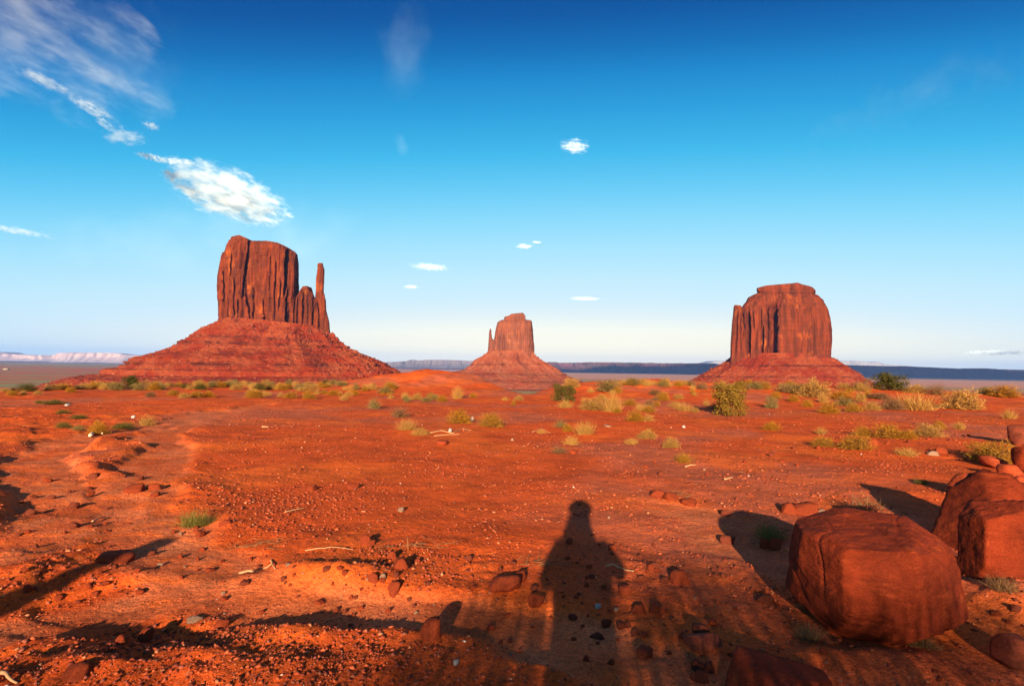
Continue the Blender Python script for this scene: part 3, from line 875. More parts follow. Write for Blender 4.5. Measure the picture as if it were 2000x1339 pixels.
cloud(840, 521, 12500, 92, 17, 'flat white streak upper left of the middle butte', 1.4, 13, tilt=R_(-2), cover=.0, rough=1.3, nscale=2.6, streak=1.4)
cloud(803, 560, 13000, 36, 9, 'tiny white streak under the flat streak left of the middle butte', 1.3, 14, cover=.0, rough=1.3, nscale=2.6)
cloud(1142, 583, 13500, 72, 9, 'thin low streak to the upper right of the middle butte', 1.2, 15, tilt=R_(-1), cover=.0, rough=1.3, nscale=2.6)
cloud(30, 450, 12000, 96, 12, 'thin streak at the left edge of the picture, low down', 1.4, 16, tilt=R_(-3), cover=.1, rough=.8, streak=1.5)
cloud(1950, 688, 22000, 90, 9, 'low thin cloud line above the dark mesa at far right', 1.6, 17, cover=.1, rough=.9)
cloud(1800, 195, 8000, 420, 110, 'very faint broad veil in the upper right sky', .05, 18, tilt=R_(14), cover=.05, rough=1.0)
cloud(250, 110, 8000, 260, 180, 'faint trailing veil right of the upper left cloud sheet', .12, 19, tint=(.6, .88, 1), tilt=R_(-38), cover=.0, rough=1.0)
cloud(400, 470, 15000, 760, 170, 'very pale broad veil low in the left sky behind the left butte', .10, 24, tilt=R_(12), tint=(.75, .93, 1), cover=.1, rough=.7, nscale=1.3)

# ------------------------------------------------------------------ rocks
def ico(sub):
    b = bmesh.new(); bmesh.ops.create_icosphere(b, subdivisions=sub, radius=1)
    b.verts.ensure_lookup_table()
    V = np.array([v.co[:] for v in b.verts]); F = np.array([[v.index for v in f.verts] for f in b.faces]); b.free()
    return V / np.linalg.norm(V, axis=1, keepdims=True), F


ICO = {k: ico(k) for k in (2, 3, 4, 5, 7)}


def rock_shape(planes, sub, p, amp, seed, cracks=0.0, freq=3.0):
    U, F = ICO[sub]
    N = np.array([q[:3] for q in planes], float); D = np.array([q[3] for q in planes], float)
    N = N / np.linalg.norm(N, axis=1, keepdims=True)
    dots = U @ N.T
    inv = np.maximum(dots, 1e-3) / D[None]
    r = (inv ** p).sum(1) ** (-1.0 / p)
    V = U * r[:, None]
    n = fbm3(V[:, 0] * freq, V[:, 1] * freq, V[:, 2] * freq, 5, seed)
    n = n + .5 * np.abs(fbm3(V[:, 0] * freq * 2.2, V[:, 1] * freq * 2.2, V[:, 2] * freq * 3.4, 4, seed + 3))
    V = V * (1 + amp * n)[:, None]
    if sub >= 5:
        q = 9.0
        V = V * (1 - .010 * np.abs(fbm3(V[:, 0] * q, V[:, 1] * q, V[:, 2] * q * 1.5, 4, seed + 21)) - .012 * sst(.12, .16, noise3(V[:, 0] * 4.5, V[:, 1] * 4.5, V[:, 2] * 6, seed + 23)))[:, None]
    if cracks:
        c = noise3(V[:, 0] * 2.4 + seed, V[:, 1] * 2.4, V[:, 2] * 1.6, seed + 9)
        V = V * (1 - cracks * np.clip(1 - np.abs(c) * 16, 0, 1))[:, None]
        st = noise3(V[:, 0] * 1.3, V[:, 1] * 1.3, V[:, 2] * 1.3 + 5, seed + 12)
        V = V * (1 - cracks * .9 * sst(.10, .13, st))[:, None]
    return V, F


def random_planes(seed, n=13, flat=.8):
    rg = np.random.default_rng(seed)
    N = rg.normal(0, 1, (n, 3)); N /= np.linalg.norm(N, axis=1, keepdims=True)
    P = [(*v, rg.uniform(.62, .98)) for v in N]
    for v in ((1, 0, 0), (-1, 0, 0), (0, 1, 0), (0, -1, 0), (0, 0, 1), (0, 0, -1)):
        P.append((*(np.array(v) + rg.normal(0, .12, 3)), 1.0))
    return P


def boulder_material(name, base, dark, lit, scale=1.0):  # lit is the rock's own lighter patch colour, spread by noise
    M = NT(name); P = M.obj()
    n = M.noise(P, 3.2 / scale, 6, .6)
    c = M.mix(M.ramp(n, [(.40, 0.0), (.62, 1.0)]), base, dark)
    s = M.noise(M.map(P, (1, 1, 3.5)), 2.6 / scale, 6, .65)
    c = M.mix(M.ramp(s, [(.56, 0.0), (.72, .8)]), c, lit)
    g = M.noise(P, 70 / scale, 4, .7)
    c = M.mix(1.0, c, M.ramp(g, [(.25, .70), (.75, 1.25)]), 'MULTIPLY')
    bed = M.noise(M.map(P, (1.2, 1.2, 9)), 2.2 / scale, 5, .6)
    c = M.mix(1.0, c, M.ramp(bed, [(.34, .86), (.5, 1.0), (.66, 1.1)]), 'MULTIPLY')
    scuff = M.ramp(M.noise(M.map(P, (3, 1.4, 1.4)), 5 / scale, 7, .72), [(.60, 0.0), (.70, .55)])
    c = M.mix(scuff, c, (lit[0] * 1.25, lit[1] * 1.5, lit[2] * 1.6))
    nm = M.bump(M.noise(M.map(P, (1, 1, 2.2)), 9 / scale, 8, .68), .85, .04 * scale)
    nm = M.bump(bed, .5, .03 * scale, nm)
    nm = M.bump(M.noise(P, 75 / scale, 5, .7), .6, .008 * scale, nm)
    return M.done(c, .9, nm, .08)


MB1 = boulder_material('red_boulder', (.225, .029, .0085), (.140, .019, .0065), (.31, .050, .013))
MB2 = boulder_material('loose_red_rock', (.38, .058, .018), (.24, .040, .015), (.46, .09, .028), .4)
MB3 = boulder_material('dull_dark_rock', (.26, .052, .024), (.16, .036, .018), (.34, .08, .035), .4)
MB4 = boulder_material('pale_rock', (.42, .24, .15), (.30, .14, .08), (.50, .33, .22), .4)
MB5 = boulder_material('white_stone', (.56, .49, .43), (.42, .34, .28), (.64, .58, .52), .4)


def place(o, p, scale, rz=0.0, sink=0.0, tilt=(0, 0)):
    o.location = (p[0], p[1], p[2] - sink)
    o.rotation_euler = (tilt[0], tilt[1], rz)
    o.scale = scale if isinstance(scale, (tuple, list)) else (scale,) * 3
    return o


def frame_rz(px):                       # turn local -Y towards the viewpoint
    return -math.atan2((px - 1000) / F_PX, 1.0)


# facets of the hero boulder: outward normal and distance
HERO = [(-.82, -.57, -.04, .375), (.36, -.92, .08, .475), (.84, -.52, .02, .465), (-.95, .25, .05, .50), (0, 1, 0, .42), (.7, .7, 0, .52), (-.6, .8, 0, .5),
        (-.06, -.13, .99, .375), (.62, -.1, .78, .485), (-.34, -.05, .94, .415), (0, 0, -1, .40), (-.05, -.62, -.78, .44), (-.66, -.25, -.70, .44), (.66, -.28, -.66, .51), (.12, -.86, -.42, .49)]
_cg = np.random.default_rng(8)
for _k in range(15):                    # shallow chips that break the big faces and blunt the arrises
    v = _cg.normal(0, 1, 3); v /= np.linalg.norm(v)
    sup = min(q[3] / max(1e-3, np.dot(v, np.array(q[:3]) / np.linalg.norm(q[:3]))) for q in HERO)
    HERO.append((*(v + _cg.normal(0, .10, 3)), sup * _cg.uniform(.968, 1.03)))
V, F = rock_shape(HERO, 7, 95, .016, 3, cracks=.022)
V = V * np.array([1.0, .95, 1.0])
o = mk('boulder', V, F, MB1, smooth=True)
g = on_ground(1682, 1254)
az_ = math.atan2(g[0], g[1])
place(o, (g[0] + .24 * math.sin(az_), g[1] + .24 * math.cos(az_), g[2] + .255), (.82, .82, .73), frame_rz(1712))
tag(o, 'largest red boulder at lower right, blocky with a broad dark left face', 'boulder')


def boulder(px, py, wpx, hpx, seed, label, mat, push=.35, sink=.12, planes=None, dscale=.9, cat='boulder', grp=None, sub=4, amp=.02, cr=.012, p=26, name='boulder', rz=0.0):
    g = on_ground(px, py)
    k = g[1] / F_PX
    a, h = wpx / 2 * k, hpx * k
    pl = planes or (random_planes(seed) + [(-.7, -.7, .1, .80), (.5, -.85, .15, .86), (0, 0, 1, .9)])
    V, F = rock_shape(pl, sub, p, amp, seed, cracks=cr, freq=2.2)
    V = V / np.array([np.abs(V[:, 0]).max(), np.abs(V[:, 1]).max(), 1.0])
    zr = V[:, 2].max() - V[:, 2].min()
    V[:, 2] = (V[:, 2] - V[:, 2].min()) / zr
    o = mk(name, V * np.array([a, a * dscale, h * (1 + sink)]), F, mat, smooth=True)
    az_ = math.atan2(g[0], g[1])
    place(o, (g[0] + a * push * math.sin(az_), g[1] + a * push * math.cos(az_), g[2] - h * sink), 1.0, frame_rz(px) + rz)
    return tag(o, label, cat, grp)


TENT = [(-.62, -.5, .62, .58), (.72, -.40, .56, .60), (.2, -.9, .25, .75), (0, 1, .2, .8), (0, 0, -1, .5), (-.9, .3, 0, .95), (.95, .2, 0, .95), (.1, -.5, .85, .70)]
boulder(1945, 1085, 230, 150, 5, 'large peaked red boulder behind the blocky one at the right edge', MB1, planes=TENT, sub=5, p=60, push=.6)
boulder(1918, 980, 120, 50, 6, 'flat pinkish slab lying behind the peaked boulder', MB2, push=.5, sub=4)
SPLIT = [(-.80, -.58, .12, .66), (.55, -.82, .12, .70), (.95, -.2, 0, .85), (-.95, .3, 0, .9), (0, 1, 0, .9), (-.1, -.15, .95, .82), (-.5, -.2, .8, .86), (0, 0, -1, .9), (.1, -.7, -.6, .95)]
boulder(1938, 1133, 128, 148, 7, 'upright split boulder just right of the largest one, dark left facet and red right facet', MB1, planes=SPLIT, sub=5, p=60, push=.5)
LOW = [(-.62, -.62, .48, .66), (.70, -.58, .42, .72), (-.2, -.3, .93, .72), (.2, .2, .95, .74), (0, 1, .1, .9), (0, 0, -1, .6), (-.95, .1, .1, 1.0), (.95, .2, .1, .95), (0, -1, .05, 1.0)]
boulder(1526, 1392, 226, 66, 8, 'smooth topped red boulder cut off by the bottom edge below the largest one', MB1, planes=LOW, sub=5, p=60, push=.3)
boulder(1994, 870, 44, 40, 9, 'dark rounded boulder at the right edge throwing a long shadow', MB3, push=.3, sub=4, p=10)
boulder(2003, 924, 44, 50, 10, 'dark rounded rock at the right edge above the small red pile', MB1, push=.3, sub=4, p=9)
boulder(1938, 913, 50, 22, 11, 'low red rock in front of the big golden shrub at right', MB2, sub=3)
boulder(1975, 934, 46, 26, 12, 'upper rock of the small red pile at the right edge', MB2, sub=3)
boulder(1950, 944, 36, 20, 13, 'left rock of the small red pile at the right edge', MB2, sub=3)
boulder(1992, 948, 30, 18, 14, 'lowest rock of the small red pile at the right edge', MB2, sub=3)
boulder(1985, 1302, 80, 56, 15, 'dark low boulder cut off at the bottom of the right edge', MB3, sub=4)
boulder(1372, 1268, 76, 26, 16, 'dark slab of rock left of the bottom edge boulder', MB3, sub=4, p=40)
# ROCKS: (px, base py, width, height, material, label)
NAMED = [
    (1368, 1240, 36, 24, MB3, 'dark stone perched against the back of the dark slab'),
    (1362, 1307, 26, 18, MB3, 'left one of two small dark stones below the dark slab'), (1385, 1312, 24, 17, MB3, 'right one of two small dark stones below the dark slab'),
    (1370, 1330, 30, 14, MB3, 'flat dark stone at the bottom edge under the two small dark stones'),
    (1326, 1139, 40, 24, MB2, 'red stone alone on smooth sand right of the person shadow'),
    (714, 1061, 26, 19, MB2, 'cube shaped red stone with a round shadow on the gravel flat'),
    (840, 1246, 38, 34, MB2, 'upright bright red stone at the edge of the big shadow'),
    (763, 1091, 20, 16, MB2, 'small round red stone under the line of dry grass'), (780, 1110, 34, 18, MB2, 'wedge shaped red stone with a dark shadow left of centre'),
    (728, 1131, 24, 14, MB2, 'brownish red stone left of the wedge shaped one'), (767, 1157, 22, 22, MB2, 'pointed red stone below the wedge shaped one'),
    (747, 1129, 13, 10, MB4, 'tan pebble beside the brownish red stone'),
    (985, 1151, 62, 24, MB2, 'broad half buried red stone left of the person shadow'), (1012, 1134, 28, 18, MB2, 'red stone behind the broad half buried one'),
    (1050, 1178, 32, 17, MB2, 'red stone at the foot of the person shadow'), (1258, 1282, 28, 20, MB3, 'dark stone alone in the big shadow near the bottom'),
    (1167, 1246, 28, 12, MB3, 'flat dark stone in the big shadow below the person shadow'), (1213, 1226, 17, 13, MB3, 'small dark stone in the big shadow, right of the flat one'),
    (1186, 1221, 20, 12, MB3, 'reddish dark stone between the flat dark one and the small dark one'), (1245, 1197, 26, 16, MB2, 'left one of two red stones right of the person shadow foot'),
    (1284, 1196, 32, 15, MB2, 'right one of two red stones right of the person shadow foot'), (1221, 1158, 26, 13, MB2, 'dull red stone beside the right leg of the person shadow'),
    (1112, 1062, 12, 11, MB3, 'dark pebble inside the person shadow'), (782, 998, 12, 8, MB4, 'tan stone with a thin shadow on the gravel flat'),
    (1577, 1006, 46, 22, MB2, 'low wedge shaped red rock beyond the largest boulder'), (1540, 1002, 28, 20, MB2, 'red rock left of the low wedge beyond the largest boulder'),
    (1605, 1008, 16, 14, MB4, 'grey brown stone right of the low wedge beyond the largest boulder'), (1416, 1006, 22, 11, MB3, 'dark stone at the edge of the boulder shadow'),
    (1496, 1070, 26, 20, MB2, 'left one of two round stones against the left end of the largest boulder'), (1517, 1072, 24, 22, MB2, 'right one of two round stones against the left end of the largest boulder'),
    (1424, 1060, 30, 14, MB3, 'half buried stone in the pale sand left of the largest boulder'), (1496, 1176, 40, 14, MB3, 'flat shadowed stone close to the left foot of the largest boulder'),
    (217, 1099, 62, 17, MB2, 'bright red slab lit by the sun near the post shadow'), (236, 1256, 26, 18, MB2, 'orange stone on the gravel hump at lower left'),
    (281, 1251, 26, 22, MB2, 'taller stone right of the orange one on the gravel hump'), (431, 1224, 26, 14, MB2, 'pinkish stone on the far edge of the gravel hump'),
    (142, 1326, 44, 22, MB2, 'bright red wedge stone with a long shadow at lower left'), (382, 1213, 28, 9, MB4, 'flat pale stone on the crest of the gravel hump'),
    (439, 1023, 24, 9, MB2, 'flat red stone right of the green tuft'), (222, 1273, 18, 12, MB2, 'small stone lowest on the left of the gravel hump'),
    (606, 958, 22, 10, MB2, 'red stone on the gravel flat nearest the gully'), (690, 953, 26, 10, MB2, 'flat red stone in the middle of the gravel flat'),
    (1285, 970, 26, 14, MB2, 'red rock left of the twigs right of the person shadow head'), (1312, 975, 30, 14, MB2, 'red rock below the twigs right of the person shadow head'),
    (1345, 985, 26, 12, MB2, 'flat red rock right of the twigs right of the person shadow head'), (862, 868, 22, 10, MB2, 'red clod in front of the dry roots near the white stone'),
    (300, 955, 30, 12, MB2, 'red clod on the right side of the gully'), (258, 960, 34, 14, MB2, 'larger red clod in the middle of the gully'), (178, 935, 26, 12, MB3, 'dark clod in the gully bed'),
    (1120, 886, 16, 8, MB2, 'small red rock by the dry grass in the middle'), (1704, 868, 26, 12, MB2, 'left one of the red rocks along the gravel line at right'),
    (1822, 888, 20, 9, MB4, 'pale stone on the gravel line at right'), (1843, 884, 24, 11, MB2, 'red rock right of the pale stone on the gravel line'),
    (878, 843, 8, 7, MB5, 'white stone in front of the dry roots'), (922, 820, 8, 7, MB5, 'white stone at the right foot of a golden shrub'), (972, 829, 7, 5, MB5, 'tiny white stone under the round golden dome shrub'),
    (1336, 835, 7, 5, MB5, 'bluish white scrap on the right flat left of the lone dome shrub'), (1636, 1006, 10, 6, MB5, 'white scrap in the shade beyond the largest boulder'),
    (259, 815, 8, 4, MB5, 'tiny white stone on the left flat'), (129, 792, 10, 4, MB5, 'little white scrap beside the green plants at far left'), (812, 1198, 8, 5, MB4, 'tiny pale pebble above the upright bright red stone'),
    (1168, 1187, 12, 8, MB5, 'pale crumb of stone at the foot of the person shadow, right side'), (890, 1298, 12, 10, MB5, 'bluish white scrap in the big shadow at the bottom'),
    (1190, 1012, 6, 5, MB4, 'tan pebble right of the person shadow shoulder'), (1000, 760 + 100, 7, 5, MB4, 'tan pebble on the flat right of the golden dome shrub'), (1186, 833, 14, 4, MB4, 'flat tan flake on the middle flat'),
]
PROTO = []
for k in range(6):
    V, F = rock_shape(random_planes(40 + k, 7), 3, 90, .045, 40 + k, cracks=.01, freq=2)
    PROTO.append((V, F))
ROCK_MESH = {}


def rock_mesh(k, m):
    if (k, m.name) not in ROCK_MESH:
        V, F = PROTO[k]
        o = mk('rock', V, F, m, smooth=False, link=False)
        ROCK_MESH[(k, m.name)] = o.data
    return ROCK_MESH[(k, m.name)]


def rock(px, py, w, h, mat, label, rg, grp=None, p=None):
    q = on_ground(px, py) if p is None else p
    k = q[1] / F_PX if p is None else 1.0
    a, hh = w / 2 * k, h * k
    o = bpy.data.objects.new('rock', rock_mesh(int(rg.integers(0, 6)), mat)); COL.objects.link(o)
    place(o, (q[0], q[1] + a * .3, q[2] + hh * .16), (a, a * rg.uniform(.75, 1.0), hh * .72), rg.uniform(-.5, .5), 0, (rg.uniform(-.2, .2), rg.uniform(-.15, .15)))
    return tag(o, label, 'rock', grp)


rg = np.random.default_rng(11)
for a in NAMED:
    rock(*a, rg, grp='loose rocks on the red ground')
# many alike: small stones
ZONES = [(90, (620, 1060, 1320, 1300), 'small stone among others strewn round the big shadow', 'small stones strewn round the big shadow'),
         (60, (10, 930, 420, 1180), 'small stone among others in the eroded gully', 'small stones in the eroded gully'),
         (45, (1180, 900, 1560, 1000), 'small clod among others beyond the boulder shadow', 'small clods beyond the boulder shadow'),
         (35, (1330, 1120, 1990, 1330), 'small stone among others around the boulders', 'small stones around the boulders'),
         (30, (420, 1090, 720, 1200), 'small stone among others along the wash', 'small stones along the wash'),
         (28, (1500, 845, 1960, 900), 'small stone among others on the gravel line at right', 'small stones on the gravel line at right')]
for n, (x0, y0, x1, y1), lab, grp in ZONES:
    for i in range(n):
        px, py = rg.uniform(x0, x1), rg.uniform(y0, y1)
        if 1500 < px < 1900 and 1010 < py < 1250: continue
        w = 7 + 12 * rg.random() ** 2.5
        if y1 < 1010: w *= .6
        m = (MB2, MB2, MB3, MB3, MB2, MB2, MB3, MB2, MB2, MB3, MB2, MB4)[int(rg.integers(0, 12))]
        if m is MB4: w *= .6
        rock(px, py, w, w * rg.uniform(.45, .75), m, lab, rg, grp)

# ------------------------------------------------------------------ gravel: uncountable
GM = NT('gravel')
gc = GM.attr('tone'); GRAV = GM.done(gc, .9, None, .1)


def gravel(n, seed, rmin, rmax, smin, smax):
    rg = np.random.default_rng(seed)
    m = n * 4
    r = np.exp(rg.uniform(math.log(rmin), math.log(rmax), m)); az = np.radians(rg.uniform(-46, 46, m))
    x, y = r * np.sin(az), r * np.cos(az)
    dens = sst(-.25, .55, fbm2(x / 1.3, y / 1.3, 4, 301)) * .8 + .12
    c = flat_pt(360, 1290); dens = dens + 1.5 * np.exp(-(((x - c[0]) / .75) ** 2 + ((y - c[1]) / .35) ** 2))
    c = flat_pt(170, 1010); dens = dens + .6 * np.exp(-(((x - c[0]) / 1.5) ** 2 + ((y - c[1]) / 2.) ** 2))
    keep = rg.random(m) < dens
    x, y, r = x[keep][:n], y[keep][:n], r[keep][:n]
    k = len(x)
    z, _, _, wash, *_ = ground_parts(x, y)
    s = smin * (smax / smin) ** (rg.random(k) ** 3.2) * (r / 4) ** .35
    s = s * (1 - .5 * wash)
    base = np.array([[1, 0, 0], [-1, 0, 0], [0, 1, 0], [0, -1, 0], [0, 0, 1], [0, 0, -1]], float)
    fc = np.array([[0, 2, 4], [2, 1, 4], [1, 3, 4], [3, 0, 4], [2, 0, 5], [1, 2, 5], [3, 1, 5], [0, 3, 5]])
    V = base[None] * rg.uniform(.55, 1.3, (k, 6, 1)) + rg.normal(0, .2, (k, 6, 3))
    V[:, :, 2] *= .62
    ang = rg.uniform(0, 6.28, k); ca, sa = np.cos(ang)[:, None], np.sin(ang)[:, None]
    V[:, :, :2] = np.stack([V[:, :, 0] * ca - V[:, :, 1] * sa, V[:, :, 0] * sa + V[:, :, 1] * ca], -1)
    V = V * s[:, None, None] + np.stack([x, y, z + s * .22], -1)[:, None]
    pal = np.array([[.30, .052, .020], [.20, .040, .020], [.40, .085, .030], [.26, .07, .04], [.46, .16, .07], [.58, .40, .30], [.42, .37, .36], [.70, .62, .55]])
    ci = rg.choice(8, k, p=[.35, .22, .26, .12, .047, .003, 0, 0])
    col = np.repeat(pal[ci] * rg.uniform(.75, 1.2, (k, 1)), 6, 0)
    Fc = (fc[None] + 6 * np.arange(k)[:, None, None]).reshape(-1, 3)
    return tag(mk('gravel', V.reshape(-1, 3), Fc, GRAV, attrs={'tone': col}), kind='stuff')


gravel(95000, 21, 1.7, 24, .0028, .019)

# ------------------------------------------------------------------ shrubs and grass
def leaf_material(name, a, b, c):
    M = NT(name)
    rnd = M.n('ObjectInfo').outputs['Random']
    t = M.attr('tint', 2)
    col = M.mix(t, a, b)
    col = M.mix(M.math('MULTIPLY', rnd, .75), col, c)
    return M.done(col, .8, None, .1, trans=.22)


LM = {'gold': leaf_material('golden_leaves', (.22, .090, .009), (.55, .235, .022), (.34, .165, .022)),
      'straw': leaf_material('straw_leaves', (.30, .135, .030), (.62, .32, .080), (.40, .215, .050)),
      'sage': leaf_material('sage_leaves', (.14, .100, .030), (.32, .22, .075), (.26, .16, .045)),
      'olive': leaf_material('olive_leaves', (.050, .048, .012), (.13, .105, .022), (.14, .095, .020)),
      'dry': leaf_material('dry_twigs', (.13, .06, .026), (.30, .155, .066), (.24, .12, .05)),
      'bronze': leaf_material('bronze_leaves', (.11, .060, .010), (.32, .175, .022), (.24, .14, .02)),
      'green': leaf_material('green_leaves', (.09, .080, .016), (.24, .185, .035), (.17, .13, .03))}
STEM = NT('brown_stems'); STEM = STEM.done((.15, .075, .035), .9)


def blades(starts, ends, w, rg, bend=.1, segs=2):
    """flat tapering blades from start to end points"""
    k = len(starts)
    d = ends - starts
    side = np.cross(d, rg.normal(0, 1, (k, 3))); side /= (np.linalg.norm(side, axis=1, keepdims=True) + 1e-9)
    off = np.cross(d, side) * rg.normal(0, bend, (k, 1)) / (np.linalg.norm(d, axis=1, keepdims=True) + 1e-9)
    rows = []
    for i in range(segs + 1):
        t = i / segs
        c = starts + d * t + off * (4 * t * (1 - t)) * np.linalg.norm(d, axis=1, keepdims=True)
        ww = (np.asarray(w).reshape(-1, 1) * (1 - .75 * t)) / 2
        rows.append(c - side * ww); rows.append(c + side * ww)
    V = np.stack(rows, 1).reshape(-1, 3); m = 2 * (segs + 1)
    f = np.array([[2 * i, 2 * i + 1, 2 * i + 3, 2 * i + 2] for i in range(segs)])
    F = (f[None] + m * np.arange(k)[:, None, None]).reshape(-1, 4)
    return V, F, m


def hemi(k, rg, up=.0):
    v = rg.normal(0, 1, (k, 3)); v[:, 2] = np.abs(v[:, 2]) + up
    return v / np.linalg.norm(v, axis=1, keepdims=True)


def dome_mesh(kind, seed, n=1900):
    """rounded broom-like shrub: many thin stems ending in leafy tips, about 1 wide and 1 high"""
    rg = np.random.default_rng(seed)
    u = hemi(n, rg, .12)
    lob = 1 + .40 * noise3(u[:, 0] * 2.1, u[:, 1] * 2.1, u[:, 2] * 2.1, seed) + .22 * noise3(u[:, 0] * 5, u[:, 1] * 5, u[:, 2] * 5, seed + 1)
    R = .5 * lob * rg.uniform(.25, 1.05, n) ** .6
    tip = u * R[:, None] * np.array([1, 1, 1.75])
    st = tip - (u + rg.normal(0, .55, (n, 3))) * rg.uniform(.05, .13, (n, 1))
    V, F, m = blades(st, tip + rg.normal(0, .04, (n, 3)), rg.uniform(.008, .022, n), rg)
    tint = np.repeat(np.clip(rg.normal(.5, .28, n) * (.55 + .9 * np.clip(.5 + 1.4 * noise3(u[:, 0] * 3, u[:, 1] * 3, u[:, 2] * 3, seed + 5), 0, 1)), 0, 1), m)
    s0 = rg.normal(0, .05, (n // 4, 3)) * np.array([1, 1, 0])
    e0 = tip[:n // 4] * .85
    Vs, Fs, ms = blades(s0, e0, np.full(n // 4, .014), rg)
    return (V, F, tint), (Vs, Fs)


def tuft_mesh(kind, seed, n=520):
    """bunch grass: blades fanning out of one foot"""
    rg = np.random.default_rng(seed)
    s = rg.normal(0, .10, (n, 3)) * np.array([1.6, 1.2, 0])
    u = hemi(n, rg, .55)
    L = rg.uniform(.55, 1.05, (n, 1))
    e = s + u * L * np.array([.55, .55, 1.0])
    V, F, m = blades(s, e, rg.uniform(.006, .016, n), rg, .12, 3)
    tint = np.repeat(np.clip(rg.normal(.55, .28, n), 0, 1), m)
    return (V, F, tint), None


def tree_mesh(kind, seed, nb=11, ncl=92, nl=26):
    """open desert shrub: bent limbs from the foot with separate leaf clumps and gaps between them"""
    rg = np.random.default_rng(seed)
    S, E, W = [], [], []
    tips = []
    for b in range(nb):
        a = rg.uniform(0, 6.28); lean = rg.uniform(.1, .42)
        p = np.array([rg.normal(0, .03), rg.normal(0, .03), 0]); q = p + np.array([math.cos(a) * lean * .4, math.sin(a) * lean * .4, .38])
        r = q + np.array([math.cos(a + .4) * lean * .6, math.sin(a + .4) * lean * .6, rg.uniform(.2, .5)])
        for s, e, w in ((p, q, .034), (q, r, .020)):
            for kx in range(3): S.append(s); E.append(e); W.append(w)
        for kx in range(4):
            t = rg.uniform(0, 1); c = q + (r - q) * t; d = c + rg.normal(0, .13, 3) * np.array([1, 1, .8]) + np.array([0, 0, .05])
            S.append(c); E.append(d); W.append(.010); tips.append(d)
        tips.append(r)
    tips = np.array(tips); tips[:, 2] = np.clip(tips[:, 2], .12, 1)
    C = tips[rg.integers(0, len(tips), ncl)] + rg.normal(0, .035, (ncl, 3))
    u = hemi(70, rg); C = np.concatenate([C, u * rg.uniform(.22, .52, (70, 1)) * np.array([.95, .95, 1.6]) * (1 + .45 * noise3(u[:, 0] * 2, u[:, 1] * 2, u[:, 2] * 2, seed))[:, None]])
    k = len(C) * nl
    st = np.repeat(C, nl, 0) + rg.normal(0, .055, (k, 3))
    u = rg.normal(0, 1, (k, 3)) + np.array([0, 0, .8]); u /= np.linalg.norm(u, axis=1, keepdims=True)
    V, F, m = blades(st, st + u * rg.uniform(.035, .085, (k, 1)), rg.uniform(.018, .036, k), rg, .1, 1)
    tone = np.repeat(np.clip(rg.normal(.45, .28, len(C)), 0, 1), nl) * .7 + .3 * rg.random(k)
    V[:, 2] = np.maximum(V[:, 2], .0)
    Vs, Fs, _ = blades(np.array(S), np.array(E), np.array(W), rg)
    return (V, F, np.repeat(tone, m)), (Vs, Fs)


def twig_mesh(kind, seed, n=170):
    rg = np.random.default_rng(seed)
    u = hemi(n, rg, .1)
    s = rg.normal(0, .07, (n, 3)) * np.array([1, 1, 0]); e = u * np.array([.5, .5, .85]) * rg.uniform(.5, 1.05, (n, 1))
    V, F, m = blades(s, e, rg.uniform(.010, .022, n), rg, .2, 3)
    i = rg.integers(0, n, n * 2); t = rg.uniform(.4, .95, (n * 2, 1))
    s2 = s[i] + (e[i] - s[i]) * t; e2 = s2 + rg.normal(0, .11, (n * 2, 3)) + np.array([0, 0, .03])
    V2, F2, m2 = blades(s2, e2, rg.uniform(.006, .018, n * 2), rg, .1, 1)
    F2 = F2 + len(V)
    tint = np.clip(rg.normal(.5, .25, len(V) + len(V2)), 0, 1)
    return (np.concatenate([V, V2]), np.concatenate([F, F2]), tint), None


SHAPE = {'dome': dome_mesh, 'tuft': tuft_mesh, 'tree': tree_mesh, 'twig': twig_mesh}
BUSH = {}


def bush_meshes(shape, colour, v):
    key = (shape, colour, v)
    if key not in BUSH:
        (V, F, tint), st = SHAPE[shape](shape, 500 + 17 * v + sum(map(ord, shape)))
        zt = np.percentile(V[:, 2], 98); wx = np.percentile(np.abs(V[:, :2]), 97)
        sc_ = np.array([.5 / wx, .5 / wx, 1 / zt])
        fo = mk('foliage', V * sc_, F, LM[colour], link=False, attrs={'tint': tint}).data
        sm = mk('stems', st[0] * sc_, st[1], STEM, link=False).data if st else None
        BUSH[key] = (fo, sm)
    return BUSH[key]


brg = np.random.default_rng(31)


def bush(px, py, w, h, shape, colour, label, grp, parts=False, cat='shrub'):
    p = on_ground(px, py)
    k = p[1] / F_PX
    fo, sm = bush_meshes(shape, colour, int(brg.integers(0, 4)))
    name = {'dome': 'rabbitbrush', 'tuft': 'bunch_grass', 'tree': 'desert_shrub', 'twig': 'dry_bush'}[shape]
    sc_ = (w * k, w * k * brg.uniform(.85, 1.1), h * k * 1.0); rz = brg.uniform(0, 6.28)
    if parts and sm:
        r = empty(name, p)
        a = bpy.data.objects.new('foliage', fo); b = bpy.data.objects.new('stems', sm)
        for o in (a, b):
            COL.objects.link(o); o.parent = r
        r.scale = sc_; r.rotation_euler = (0, 0, rz); r.location = (p[0], p[1], p[2] - .01)
    else:
        r = bpy.data.objects.new(name, fo); COL.objects.link(r)
        place(r, p, sc_, rz, .01)
    return tag(r, label, 'grass tuft' if shape == 'tuft' else cat, grp)


GB = 'single shrubs on the open flat'
